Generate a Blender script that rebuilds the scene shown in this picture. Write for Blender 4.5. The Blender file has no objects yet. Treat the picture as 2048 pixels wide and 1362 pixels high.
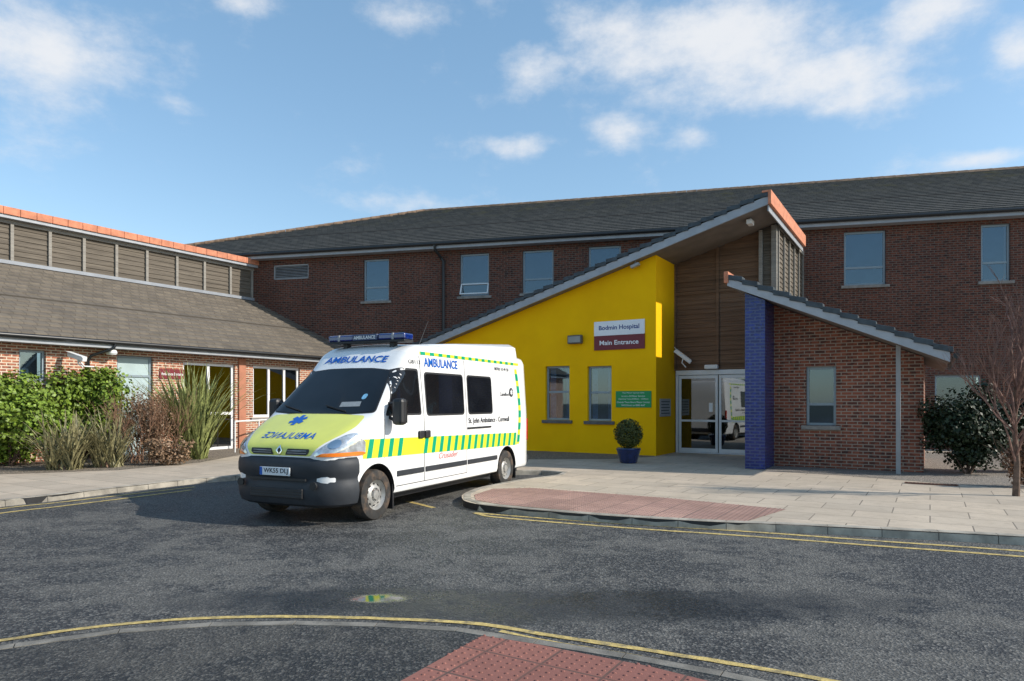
import bpy, bmesh, math, random
from mathutils import Vector, Matrix, noise
from mathutils.bvhtree import BVHTree
from mathutils.geometry import delaunay_2d_cdt
random.seed(7)
sc=bpy.context.scene
C=sc.collection
F=1365.;H=805.;CH=1.63
R=math.radians
def ray(px,py): return Vector(((px-1024)/F,1,(H-py)/F))
def G(px,py,z=0.0):
    r=ray(px,py); D=(z-CH)/r.z
    return Vector((r.x*D,D,z))
class Fr:
    def __init__(s,ox,oy,dx,dy):
        l=math.hypot(dx,dy); s.o=Vector((ox,oy)); s.d=Vector((dx/l,dy/l)); s.n=Vector((-s.d.y,s.d.x)); s.ang=math.atan2(dy,dx)
    def pt(s,px,py,y=0):
        k=(px-1024)/F; o=s.o+s.n*y; d=s.d
        D=(o.x*d.y-o.y*d.x)/(k*d.y-d.x)
        return (Vector((k*D,D))-o).dot(d), CH+(H-py)/F*D
    def rect(s,x0,y0,x1,y1,y=0):
        a=s.pt(x0,y0,y)[0]; b=s.pt(x1,y0,y)[0]; m=(x0+x1)/2
        return a,b,s.pt(m,y1,y)[1],s.pt(m,y0,y)[1]
# ---------------------------------------------------------------- materials
def newmat(name):
    m=bpy.data.materials.new(name); m.use_nodes=True
    nt=m.node_tree; b=nt.nodes['Principled BSDF']
    return m,nt,b
def N(nt,t,**k):
    n=nt.nodes.new(t)
    for a,v in k.items(): setattr(n,a,v)
    return n
def math_(nt,op,a,b=None,c=None):
    n=nt.nodes.new('ShaderNodeMath'); n.operation=op
    for i,v in enumerate((a,b,c)):
        if v is None: continue
        if isinstance(v,(int,float)): n.inputs[i].default_value=v
        else: nt.links.new(v,n.inputs[i])
    return n.outputs[0]
def mixc(nt,f,a,b,blend='MIX'):
    n=nt.nodes.new('ShaderNodeMix'); n.data_type='RGBA'; n.blend_type=blend
    for s,v in ((n.inputs[0],f),(n.inputs[6],a),(n.inputs[7],b)):
        if isinstance(v,(int,float)): s.default_value=v
        elif isinstance(v,(tuple,list)): s.default_value=(v[0],v[1],v[2],1)
        else: nt.links.new(v,s)
    return n.outputs[2]
def noise_(nt,vec,scale,detail=3,rough=.55):
    n=nt.nodes.new('ShaderNodeTexNoise'); n.inputs['Scale'].default_value=scale; n.inputs['Detail'].default_value=detail; n.inputs['Roughness'].default_value=rough
    if vec is not None: nt.links.new(vec,n.inputs['Vector'])
    return n.outputs['Fac']
def ramp(nt,f,a,b):
    n=nt.nodes.new('ShaderNodeMapRange'); n.interpolation_type='SMOOTHSTEP'
    n.inputs['From Min'].default_value=a; n.inputs['From Max'].default_value=b
    nt.links.new(f,n.inputs['Value']); return n.outputs['Result']
def bump_(nt,b,h,strength,dist=.01):
    n=nt.nodes.new('ShaderNodeBump'); n.inputs['Strength'].default_value=strength; n.inputs['Distance'].default_value=dist
    nt.links.new(h,n.inputs['Height']); nt.links.new(n.outputs[0],b.inputs['Normal'])
def sc3(c,k): return tuple(min(1,x*k) for x in c)
def nmat(name,col,rough=.6,metal=0,var=.15,vs=3,bump=0,bs=60,spec=.5,coat=0,dirt=None):
    m,nt,b=newmat(name)
    tc=N(nt,'ShaderNodeTexCoord').outputs['Object']
    f=noise_(nt,tc,vs,4)
    f2=ramp(nt,f,.3,.7)
    c=mixc(nt,f2,sc3(col,1-var),sc3(col,1+var))
    if dirt:
        g=ramp(nt,noise_(nt,tc,vs*.35,5,.7),.45,.7); c=mixc(nt,math_(nt,'MULTIPLY',g,dirt[1]),c,dirt[0])
    nt.links.new(c,b.inputs['Base Color'])
    b.inputs['Roughness'].default_value=rough; b.inputs['Metallic'].default_value=metal
    b.inputs['Specular IOR Level'].default_value=spec
    if coat: b.inputs['Coat Weight'].default_value=coat; b.inputs['Coat Roughness'].default_value=.04
    if bump: bump_(nt,b,noise_(nt,tc,bs,3),bump)
    return m
def wallvec(nt):
    t=N(nt,'ShaderNodeTexCoord'); s=N(nt,'ShaderNodeSeparateXYZ'); nt.links.new(t.outputs['Object'],s.inputs[0])
    s2=N(nt,'ShaderNodeSeparateXYZ'); nt.links.new(t.outputs['Normal'],s2.inputs[0])
    g=math_(nt,'GREATER_THAN',math_(nt,'ABSOLUTE',s2.outputs[0]),.7)
    u=math_(nt,'ADD',math_(nt,'MULTIPLY',s.outputs[0],math_(nt,'SUBTRACT',1,g)),math_(nt,'MULTIPLY',s.outputs[1],g))
    c=N(nt,'ShaderNodeCombineXYZ'); nt.links.new(u,c.inputs[0]); nt.links.new(s.outputs[2],c.inputs[1])
    return c.outputs[0],t.outputs['Object']
def brick_mat(name,c1,c2,c3,mortar,bw=.225,bh=.075,ms=.011,rough=.85,bump=.5,spec=.3,off=.5):
    m,nt,b=newmat(name); v,oc=wallvec(nt)
    def br(a,bb,bias=0):
        n=N(nt,'ShaderNodeTexBrick'); n.offset=off
        nt.links.new(v,n.inputs['Vector'])
        n.inputs['Color1'].default_value=(*a,1); n.inputs['Color2'].default_value=(*bb,1); n.inputs['Mortar'].default_value=(*mortar,1)
        n.inputs['Scale'].default_value=1; n.inputs['Mortar Size'].default_value=ms; n.inputs['Mortar Smooth'].default_value=.2
        n.inputs['Bias'].default_value=bias; n.inputs['Brick Width'].default_value=bw; n.inputs['Row Height'].default_value=bh
        return n
    a=br(c1,c2)
    f=ramp(nt,noise_(nt,oc,9,1,.5),.5,.56)
    b2=br(c2,c3)
    c=mixc(nt,f,a.outputs['Color'],b2.outputs['Color'])
    w=ramp(nt,noise_(nt,oc,.6,5,.65),.35,.75)
    c=mixc(nt,w,c,mixc(nt,1.0,c,(.75,.73,.72),'MULTIPLY'))
    nt.links.new(c,b.inputs['Base Color']); b.inputs['Roughness'].default_value=rough; b.inputs['Specular IOR Level'].default_value=spec
    h=math_(nt,'ADD',math_(nt,'MULTIPLY',math_(nt,'SUBTRACT',1,a.outputs['Fac']),1),math_(nt,'MULTIPLY',noise_(nt,oc,60,3),.3))
    bump_(nt,b,h,bump,.008)
    return m
def wood_mat(name,c1,c2,pitch=.14):
    m,nt,b=newmat(name); v,oc=wallvec(nt)
    s=N(nt,'ShaderNodeSeparateXYZ'); nt.links.new(v,s.inputs[0])
    row=math_(nt,'FLOOR',math_(nt,'DIVIDE',s.outputs[1],pitch))
    cmb=N(nt,'ShaderNodeCombineXYZ'); nt.links.new(math_(nt,'MULTIPLY',s.outputs[0],1.2),cmb.inputs[0]); nt.links.new(math_(nt,'MULTIPLY',s.outputs[1],30),cmb.inputs[1]); nt.links.new(math_(nt,'MULTIPLY',row,7.3),cmb.inputs[2])
    f=ramp(nt,noise_(nt,cmb.outputs[0],1.0,5,.6),.3,.7)
    wn=N(nt,'ShaderNodeTexWhiteNoise'); wn.noise_dimensions='1D'; nt.links.new(row,wn.inputs['W'])
    c=mixc(nt,f,c1,c2); c=mixc(nt,math_(nt,'MULTIPLY',wn.outputs['Value'],.55),c,sc3(c1,.4))
    nt.links.new(c,b.inputs['Base Color']); b.inputs['Roughness'].default_value=.8; b.inputs['Specular IOR Level'].default_value=.2
    bump_(nt,b,f,.4,.004); return m
def tile_mat(name,c1,c2,moss,mossamt=.5,tw=.3,th=.3,grad=None):
    m,nt,b=newmat(name); tc=N(nt,'ShaderNodeTexCoord').outputs['Object']
    n=N(nt,'ShaderNodeTexBrick'); n.offset=.5; nt.links.new(tc,n.inputs['Vector'])
    n.inputs['Color1'].default_value=(*c1,1); n.inputs['Color2'].default_value=(*c2,1); n.inputs['Mortar'].default_value=(*sc3(c1,.3),1)
    n.inputs['Scale'].default_value=1; n.inputs['Mortar Size'].default_value=.008; n.inputs['Brick Width'].default_value=tw; n.inputs['Row Height'].default_value=th
    w=ramp(nt,noise_(nt,tc,1.3,6,.75),.48,.7)
    if grad:
        s=N(nt,'ShaderNodeSeparateXYZ'); nt.links.new(tc,s.inputs[0]); w=math_(nt,'MULTIPLY',w,ramp(nt,s.outputs[2],grad[0],grad[1]))
    c=mixc(nt,math_(nt,'MULTIPLY',w,mossamt),n.outputs['Color'],moss)
    w2=ramp(nt,noise_(nt,tc,7,4,.7),.3,.8); c=mixc(nt,math_(nt,'MULTIPLY',w2,.4),c,sc3(c1,.5))
    nt.links.new(c,b.inputs['Base Color']); b.inputs['Roughness'].default_value=.75; b.inputs['Specular IOR Level'].default_value=.3
    bump_(nt,b,math_(nt,'ADD',math_(nt,'SUBTRACT',1,n.outputs['Fac']),math_(nt,'MULTIPLY',noise_(nt,tc,25,3),.4)),.5,.012)
    return m
def glass_mat(name,tint=(.55,.62,.68),refl=.22,rough=.02,gc=(.9,.95,1)):
    m,nt,b=newmat(name); out=nt.nodes['Material Output']
    t=N(nt,'ShaderNodeBsdfTransparent'); t.inputs[0].default_value=(*tint,1)
    g=N(nt,'ShaderNodeBsdfGlossy'); g.inputs['Roughness'].default_value=rough; g.inputs[0].default_value=(*gc,1)
    lw=N(nt,'ShaderNodeLayerWeight'); lw.inputs[0].default_value=.3
    f=math_(nt,'ADD',refl,math_(nt,'MULTIPLY',lw.outputs['Fresnel'],.5)); f=math_(nt,'MINIMUM',f,1)
    x=N(nt,'ShaderNodeMixShader'); nt.links.new(f,x.inputs[0]); nt.links.new(t.outputs[0],x.inputs[1]); nt.links.new(g.outputs[0],x.inputs[2])
    nt.links.new(x.outputs[0],out.inputs[0]); return m
U=Vector((.8528,-.5223,0)); V=Vector((.5223,.8528,0))
def uvvec(nt):
    g=N(nt,'ShaderNodeTexCoord').outputs['Object']; o=[]
    for w in (U,V):
        d=N(nt,'ShaderNodeVectorMath',operation='DOT_PRODUCT'); nt.links.new(g,d.inputs[0]); d.inputs[1].default_value=w; o.append(d.outputs['Value'])
    c=N(nt,'ShaderNodeCombineXYZ'); nt.links.new(o[0],c.inputs[0]); nt.links.new(o[1],c.inputs[1]); return c.outputs[0],g
def paving_mat(name,c1,c2,mort,w,h,ms=.008,rough=.8,off=.5,stain=.5):
    m,nt,b=newmat(name); v,g=uvvec(nt)
    n=N(nt,'ShaderNodeTexBrick'); n.offset=off; nt.links.new(v,n.inputs['Vector'])
    n.inputs['Color1'].default_value=(*c1,1); n.inputs['Color2'].default_value=(*c2,1); n.inputs['Mortar'].default_value=(*mort,1)
    n.inputs['Scale'].default_value=1; n.inputs['Mortar Size'].default_value=ms; n.inputs['Brick Width'].default_value=w; n.inputs['Row Height'].default_value=h
    f=ramp(nt,noise_(nt,g,.8,6,.7),.35,.7)
    c=mixc(nt,math_(nt,'MULTIPLY',f,stain),n.outputs['Color'],sc3(c1,.55))
    f3=ramp(nt,noise_(nt,g,6,6,.8),.5,.68); c=mixc(nt,math_(nt,'MULTIPLY',f3,.45),c,sc3(c1,.5))
    f=noise_(nt,g,120,2); c=mixc(nt,math_(nt,'MULTIPLY',ramp(nt,f,.4,.7),.35),c,sc3(c1,.55))
    nt.links.new(c,b.inputs['Base Color']); b.inputs['Roughness'].default_value=rough; b.inputs['Specular IOR Level'].default_value=.3
    bump_(nt,b,math_(nt,'ADD',math_(nt,'SUBTRACT',1,n.outputs['Fac']),math_(nt,'MULTIPLY',f,.3)),.5,.006); return m
def asphalt_mat(name,base=1.0,puddle=True):
    m,nt,b=newmat(name); g=N(nt,'ShaderNodeTexCoord').outputs['Object']
    big=noise_(nt,g,.55,6,.7); mid=noise_(nt,g,2.6,7,.85)
    dry=ramp(nt,math_(nt,'ADD',math_(nt,'MULTIPLY',big,.5),math_(nt,'MULTIPLY',mid,.5)),.46,.55)
    vor=N(nt,'ShaderNodeTexVoronoi'); vor.inputs['Scale'].default_value=55; nt.links.new(g,vor.inputs['Vector'])
    sp=noise_(nt,g,60,4,.8)
    wn=N(nt,'ShaderNodeSeparateColor'); nt.links.new(vor.outputs['Color'],wn.inputs[0])
    c=mixc(nt,dry,sc3((.032,.033,.035),base),sc3((.105,.102,.095),base))
    c=mixc(nt,math_(nt,'MULTIPLY',ramp(nt,wn.outputs[0],.5,1.0),.6),c,sc3((.25,.24,.22),base))
    c=mixc(nt,math_(nt,'MULTIPLY',ramp(nt,sp,.5,.6),.65),c,sc3((.012,.012,.013),base))
    rr=math_(nt,'ADD',.6,math_(nt,'MULTIPLY',dry,.3))
    h=math_(nt,'ADD',math_(nt,'MULTIPLY',vor.outputs['Distance'],1.0),sp)
    bs=.85
    if puddle:
        s=N(nt,'ShaderNodeSeparateXYZ'); nt.links.new(g,s.inputs[0])
        def ell(cx,cy,rx,ry):
            a=math_(nt,'POWER',math_(nt,'ABSOLUTE',math_(nt,'DIVIDE',math_(nt,'SUBTRACT',s.outputs[0],cx),rx)),2)
            bb=math_(nt,'POWER',math_(nt,'ABSOLUTE',math_(nt,'DIVIDE',math_(nt,'SUBTRACT',s.outputs[1],cy),ry)),2)
            return math_(nt,'SUBTRACT',1,math_(nt,'ADD',a,bb))
        e=math_(nt,'MAXIMUM',ell(-1.2,5.62,1.5,.38),ell(.6,5.5,2.6,.45))
        e=math_(nt,'ADD',e,math_(nt,'MULTIPLY',math_(nt,'SUBTRACT',noise_(nt,g,3.0,6,.75),.5),2.4))
        wet=ramp(nt,e,-.9,.9); e0=ell(-1.12,5.68,.30,.15)
        e0=math_(nt,'ADD',e0,math_(nt,'MULTIPLY',math_(nt,'SUBTRACT',noise_(nt,g,9.0,5,.75),.5),1.6))
        pud=ramp(nt,e0,-.35,.75)
        c=mixc(nt,math_(nt,'MULTIPLY',wet,.75),c,(.010,.011,.013))
        rr=math_(nt,'SUBTRACT',rr,math_(nt,'MULTIPLY',wet,.33)); rr=math_(nt,'MULTIPLY',rr,math_(nt,'SUBTRACT',1,math_(nt,'MULTIPLY',pud,.95)))
        rr=math_(nt,'MAXIMUM',rr,.02)
        bn=nt.nodes.new('ShaderNodeBump'); bn.inputs['Distance'].default_value=.012
        nt.links.new(math_(nt,'MULTIPLY',math_(nt,'SUBTRACT',1,math_(nt,'MULTIPLY',pud,.985)),math_(nt,'SUBTRACT',bs,math_(nt,'MULTIPLY',wet,.35))),bn.inputs['Strength'])
        nt.links.new(h,bn.inputs['Height']); nt.links.new(bn.outputs[0],b.inputs['Normal'])
    else: bump_(nt,b,h,bs,.012)
    nt.links.new(c,b.inputs['Base Color']); nt.links.new(rr,b.inputs['Roughness']); b.inputs['Specular IOR Level'].default_value=.45
    return m
def gravel_mat(name,c1,c2,sc_=45):
    m,nt,b=newmat(name); g=N(nt,'ShaderNodeTexCoord').outputs['Object']
    v=N(nt,'ShaderNodeTexVoronoi'); v.inputs['Scale'].default_value=sc_; nt.links.new(g,v.inputs['Vector'])
    s=N(nt,'ShaderNodeSeparateColor'); nt.links.new(v.outputs['Color'],s.inputs[0])
    c=mixc(nt,s.outputs[0],c1,c2); c=mixc(nt,ramp(nt,v.outputs['Distance'],.3,.8),c,sc3(c1,.3))
    nt.links.new(c,b.inputs['Base Color']); b.inputs['Roughness'].default_value=.9
    bump_(nt,b,math_(nt,'SUBTRACT',1,v.outputs['Distance']),1,.02); return m
M={}
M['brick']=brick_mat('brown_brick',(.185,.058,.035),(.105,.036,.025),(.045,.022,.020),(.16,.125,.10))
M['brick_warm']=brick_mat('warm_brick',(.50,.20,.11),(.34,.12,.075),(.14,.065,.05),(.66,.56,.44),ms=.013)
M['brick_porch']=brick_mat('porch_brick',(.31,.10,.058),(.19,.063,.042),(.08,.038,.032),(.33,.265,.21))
M['blue']=brick_mat('blue_glazed',(.006,.022,.20),(.004,.012,.11),(.008,.03,.27),(.055,.08,.20),ms=.013,rough=.22,spec=.5,bump=.5)
M['yellow']=nmat('yellow_render',(1.0,.525,.0),.85,var=.04,vs=1.2,bump=.15,bs=150,dirt=((.82,.42,.0),.4),spec=.2)
M['tile']=tile_mat('grey_tile',(.115,.105,.092),(.070,.066,.060),(.16,.13,.035),.6,grad=(9.0,11.0))
M['tile_b']=tile_mat('brown_tile',(.19,.16,.125),(.135,.115,.094),(.075,.065,.052),.55)
M['slate']=nmat('slate_edge',(.04,.052,.062),.55,var=.3,vs=6,bump=.3)
M['orange']=nmat('terracotta',(.56,.215,.12),.8,var=.18,vs=5,bump=.3,bs=30)
M['wood_g']=wood_mat('silver_wood',(.20,.17,.135),(.10,.084,.068))
M['wood_b']=wood_mat('brown_wood',(.23,.14,.088),(.13,.08,.054))
M['post_g']=wood_mat('grey_wood_post',(.34,.32,.28),(.23,.21,.19),5)
M['fascia']=nmat('grey_fascia',(.34,.36,.39),.45,var=.08,vs=4)
M['soffit']=nmat('soffit_board',(.20,.17,.15),.7,var=.12,vs=2)
M['gutter']=nmat('black_gutter',(.014,.015,.017),.35,var=.1)
M['frame']=nmat('grey_frame',(.25,.31,.35),.4,var=.05)
M['frame_w']=nmat('pale_frame',(.72,.73,.74),.4,var=.05)
M['sill']=nmat('stone_sill',(.25,.23,.21),.85,var=.2,vs=8,bump=.2)
M['ysill']=nmat('slate_sill',(.12,.115,.11),.7,var=.2,vs=8)
M['glass']=glass_mat('window_glass',refl=.10,gc=(.72,.88,1))
M['glass2']=glass_mat('door_glass',(.24,.26,.28),.14)
M['frost']=nmat('frosted_glass',(.42,.52,.53),.25,var=.10,vs=1.2)
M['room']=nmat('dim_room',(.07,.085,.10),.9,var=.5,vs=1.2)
M['room_l']=nmat('pale_blind',(.42,.50,.50),.9,var=.08,vs=1.5)
M['curtain']=nmat('blue_curtain',(.45,.58,.72),.9,var=.2,vs=14)
M['white']=nmat('white_plastic',(.80,.80,.80),.4,var=.03)
M['grey']=nmat('mid_grey',(.33,.34,.35),.5,var=.1)
M['black']=nmat('black_plastic',(.018,.018,.02),.5,var=.2)
M['maroon']=nmat('maroon_sign',(.17,.012,.022),.45,var=.04)
M['signwhite']=nmat('white_sign',(.82,.82,.83),.4,var=.02)
M['navy']=nmat('navy_letter',(.02,.05,.22),.5,var=0)
M['green_s']=nmat('green_sign',(.0,.27,.07),.45,var=.03)
M['ink']=nmat('black_ink',(.02,.02,.025),.5,var=0)
M['red_ink']=nmat('red_ink',(.62,.16,.14),.5,var=0)
M['plaque']=nmat('steel_plaque',(.42,.44,.46),.4,metal=.3,var=.1)
M['paving']=paving_mat('slab_paving',(.60,.50,.39),(.47,.40,.32),(.15,.13,.11),.9,.6,stain=.55)
M['tactile']=paving_mat('pink_tactile',(.47,.29,.235),(.36,.22,.185),(.14,.11,.095),.4,.4,.009,off=0,stain=.85)
M['tactile2']=paving_mat('dirty_tactile',(.36,.155,.12),(.26,.11,.09),(.10,.07,.06),.4,.4,.009,off=0,stain=.6)
M['kerb']=nmat('concrete_kerb',(.36,.325,.27),.85,var=.25,vs=5,bump=.3,bs=80,dirt=((.17,.155,.13),.7))
M['kerb2']=nmat('dark_kerb',(.20,.185,.16),.85,var=.3,vs=6,bump=.4,bs=80,dirt=((.09,.085,.075),.7))
M['asphalt']=asphalt_mat('asphalt',1.1); M['asphalt2']=asphalt_mat('footpath_asphalt',.72,False)
M['line']=nmat('yellow_line',(.52,.39,.14),.85,var=.25,vs=22,dirt=((.15,.13,.09),.85),bump=.5,bs=90)
M['gravel']=gravel_mat('pale_gravel',(.46,.40,.34),(.22,.195,.17)); M['earth']=gravel_mat('planting_bed',(.36,.30,.23),(.16,.13,.10),30)
M['ground']=nmat('far_ground',(.07,.075,.06),.95,var=.3,vs=.1)
# ---------------------------------------------------------------- mesh helpers
def finish(o,parent,kind=None):
    C.objects.link(o)
    if parent is not None: o.parent=parent
    if kind: o['kind']=kind
    return o
def mk(name,verts,faces,mat,parent=None,smooth=False,kind=None,bevel=0,flip=True):
    me=bpy.data.meshes.new(name); me.from_pydata([tuple(v) for v in verts],[],faces)
    if flip:
        bm=bmesh.new(); bm.from_mesh(me); bmesh.ops.recalc_face_normals(bm,faces=bm.faces); bm.to_mesh(me); bm.free()
    if isinstance(mat,str): mat=M[mat]
    me.materials.append(mat)
    if smooth:
        me.polygons.foreach_set('use_smooth',[True]*len(me.polygons)); me.set_sharp_from_angle(angle=R(40))
    o=bpy.data.objects.new(name,me); finish(o,parent,kind)
    if bevel:
        b=o.modifiers.new('b','BEVEL'); b.width=bevel; b.segments=2; b.limit_method='ANGLE'; b.angle_limit=R(40)
    return o
class MB:
    def __init__(s): s.v=[]; s.f=[]
    def add(s,vs,fs,Mx=None):
        n=len(s.v); s.v+= [ (Mx@Vector(v)) if Mx is not None else Vector(v) for v in vs]; s.f+=[tuple(i+n for i in f) for f in fs]; return s
    def box(s,x0,x1,y0,y1,z0,z1,Mx=None):
        return s.add([(x0,y0,z0),(x1,y0,z0),(x1,y1,z0),(x0,y1,z0),(x0,y0,z1),(x1,y0,z1),(x1,y1,z1),(x0,y1,z1)],
            [(0,3,2,1),(4,5,6,7),(0,1,5,4),(1,2,6,5),(2,3,7,6),(3,0,4,7)],Mx)
    def prism(s,poly,y0,y1,Mx=None):
        n=len(poly); vs=[(x,y0,z) for x,z in poly]+[(x,y1,z) for x,z in poly]
        fs=[tuple(range(n)),tuple(range(2*n-1,n-1,-1))]+[(i,(i+1)%n,n+(i+1)%n,n+i) for i in range(n)]
        return s.add(vs,fs,Mx)
    def tube(s,pts,rs,n=8,cap=True):
        pts=[Vector(p) for p in pts]
        if not isinstance(rs,(list,tuple)): rs=[rs]*len(pts)
        b=len(s.v)
        for i,p in enumerate(pts):
            d=(pts[min(i+1,len(pts)-1)]-pts[max(i-1,0)]).normalized()
            a=d.orthogonal().normalized() if i==0 else (pa-d*pa.dot(d)).normalized()
            pa=a; c=d.cross(a)
            for k in range(n):
                t=2*math.pi*k/n; s.v.append(p+(a*math.cos(t)+c*math.sin(t))*rs[i])
        for i in range(len(pts)-1):
            for k in range(n): s.f.append((b+i*n+k,b+i*n+(k+1)%n,b+(i+1)*n+(k+1)%n,b+(i+1)*n+k))
        if cap: s.f.append(tuple(b+k for k in range(n-1,-1,-1))); s.f.append(tuple(b+(len(pts)-1)*n+k for k in range(n)))
        return s
    def lathe(s,prof,n=24,Mx=None,close=False):
        vs=[];fs=[]; m=len(prof)
        for i in range(n):
            t=2*math.pi*i/n
            for r,z in prof: vs.append((r*math.cos(t),r*math.sin(t),z))
        for i in range(n):
            for j in range(m if close else m-1):
                a=i*m+j; b_=i*m+(j+1)%m; c=((i+1)%n)*m+(j+1)%m; d=((i+1)%n)*m+j
                fs.append((a,d,c,b_))
        return s.add(vs,fs,Mx)
    def build(s,name,mat,parent=None,smooth=False,kind=None,bevel=0): return mk(name,s.v,s.f,mat,parent,smooth,kind,bevel)
def tag(o,label,cat,group=None,kind=None):
    o['label']=label; o['category']=cat
    if group: o['group']=group
    if kind: o['kind']=kind
    return o
def empty(name,loc,rz,label,cat,group=None):
    o=bpy.data.objects.new(name,None); C.objects.link(o); o.location=loc; o.rotation_euler=(0,0,rz); o.empty_display_size=.2
    return tag(o,label,cat,group)
def frempty(name,fr,label,cat): return empty(name,(fr.o.x,fr.o.y,0),fr.ang,label,cat)
def wall_poly(name,poly,holes,y0,th,mat,parent,axis='x'):
    bm=bmesh.new(); f=bm.faces.new([bm.verts.new((x,0,z)) for x,z in poly])
    for (a,b,c,d) in holes:
        for co,no in (((a,0,0),(1,0,0)),((b,0,0),(1,0,0)),((0,0,c),(0,0,1)),((0,0,d),(0,0,1))):
            bmesh.ops.bisect_plane(bm,geom=bm.verts[:]+bm.edges[:]+bm.faces[:],dist=1e-5,plane_co=co,plane_no=no)
    dele=[]
    for f in bm.faces:
        c=f.calc_center_median()
        if any(a<c.x<b and e<c.z<d for (a,b,e,d) in holes): dele.append(f)
    bmesh.ops.delete(bm,geom=dele,context='FACES')
    bm.verts.index_update(); vs=[v.co.copy() for v in bm.verts]; n=len(vs)
    fs=[tuple(v.index for v in f.verts) for f in bm.faces]
    bd=[tuple(v.index for v in e.verts) for e in bm.edges if len(e.link_faces)==1]
    A=[(v.x,y0,v.z) for v in vs]+[(v.x,y0+th,v.z) for v in vs]
    bm.free()
    return mk(name,A,fs+[tuple(i+n for i in reversed(f)) for f in fs]+[(a,b,b+n,a+n) for a,b in bd],mat,parent)
def window(parent,x0,x1,z0,z1,y=0,fm='frame',trans=None,mull=None,sill=None,w=.055,rev=.08,glass='glass',room='room',curtain=False,name='window',openpane=False,label=None):
    b=MB(); ya=y+rev; yb=ya+.06
    b.box(x0,x0+w,ya,yb,z0,z1).box(x1-w,x1,ya,yb,z0,z1).box(x0+w,x1-w,ya,yb,z0,z0+w).box(x0+w,x1-w,ya,yb,z1-w,z1)
    if trans is not None:
        zt=z0+(z1-z0)*trans; b.box(x0+w,x1-w,ya,yb,zt-w*.5,zt+w*.5)
    if mull is not None:
        for q in mull:
            xm=x0+(x1-x0)*q; b.box(xm-w*.5,xm+w*.5,ya-.004,yb-.004,z0+w,z1-w)
    o=b.build(name,fm,parent,bevel=.006)
    if label: o['label']=label
    MB().box(x0+w*.8,x1-w*.8,ya+.03,ya+.036,z0+w*.8,z1-w*.8).build('pane',glass,o)
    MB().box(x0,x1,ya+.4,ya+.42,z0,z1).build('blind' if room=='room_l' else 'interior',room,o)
    if curtain:
        for (a,bx) in ((x0+w,x0+(x1-x0)*.30),(x1-(x1-x0)*.26,x1-w)):
            n=10
            vs=[];fs=[]
            for i in range(n+1):
                xx=a+(bx-a)*i/n; yy=ya+.13+.02*math.sin(i*2.1)
                vs+=[(xx,yy,z0),(xx,yy,z1)]
            for i in range(n): fs.append((2*i,2*i+2,2*i+3,2*i+1))
            mk('curtain',vs,fs,'curtain',o,True)
    if openpane:
        zt=z0+(z1-z0)*.30
        Mx=Matrix.Translation((0,ya,zt))@Matrix.Rotation(R(-24),4,'X'); h=zt-z0-.02
        p=MB(); ww=.045
        p.box(x0+.02,x1-.02,-.02,.02,-ww,0,Mx).box(x0+.02,x1-.02,-.02,.02,-h,-h+ww,Mx).box(x0+.02,x0+.02+ww,-.02,.02,-h+ww,-ww,Mx).box(x1-.02-ww,x1-.02,-.02,.02,-h+ww,-ww,Mx)
        p.build('open_vent','frame_w',o)
    if sill: MB().box(x0-.1,x1+.1,y-.07,y+rev,z0-.1,z0-.002).build('sill',sill,o,bevel=.01)
    return o
def tiled(name,mat,parent,y0,z0,y1,z1,xl,xr,rows,th=.03):
    b=MB()
    for i in range(rows):
        f0=i/rows; f1=(i+1)/rows
        ya=y0+(y1-y0)*f0; yb=y0+(y1-y0)*f1; za=z0+(z1-z0)*f0; zb=z0+(z1-z0)*f1
        b.add([(xl(f0),ya,za-.02),(xr(f0),ya,za-.02),(xr(f0),ya,za+th),(xl(f0),ya,za+th),(xr(f1),yb,zb),(xl(f1),yb,zb)],[(0,1,2,3),(3,2,4,5)])
    return b.build(name,mat,parent)
def text_bm(s,w,h,bold=0.0,shear=0):
    cu=bpy.data.curves.new('t','FONT'); cu.body=s; cu.size=1; cu.offset=bold; cu.resolution_u=3; cu.align_x='CENTER'; cu.shear=shear
    o=bpy.data.objects.new('t',cu); C.objects.link(o); dg=bpy.context.evaluated_depsgraph_get(); dg.update()
    me=bpy.data.meshes.new_from_object(o.evaluated_get(dg)); bpy.data.objects.remove(o)
    xs=[v.co.x for v in me.vertices]; ys=[v.co.y for v in me.vertices]
    cx=(min(xs)+max(xs))/2; cy=(min(ys)+max(ys))/2; sx=w/(max(xs)-min(xs)); sy=h/(max(ys)-min(ys))
    bm=bmesh.new(); bm.from_mesh(me); bpy.data.meshes.remove(me)
    for v in bm.verts: v.co=Vector(((v.co.x-cx)*sx,(v.co.y-cy)*sy,0))
    return bm
def bm_obj(name,bm,mat,parent,smooth=False):
    me=bpy.data.meshes.new(name); bm.to_mesh(me); bm.free(); me.materials.append(M[mat] if isinstance(mat,str) else mat)
    if smooth: me.polygons.foreach_set('use_smooth',[True]*len(me.polygons))
    return finish(bpy.data.objects.new(name,me),parent)
def walltext(s,x,z,w,h,y,mat,parent,bold=.0,rx=True):
    bm=text_bm(s,w,h,bold)
    for v in bm.verts: v.co=Vector((x+v.co.x,y,z+v.co.y))
    return bm_obj('lettering',bm,mat,parent)
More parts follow.
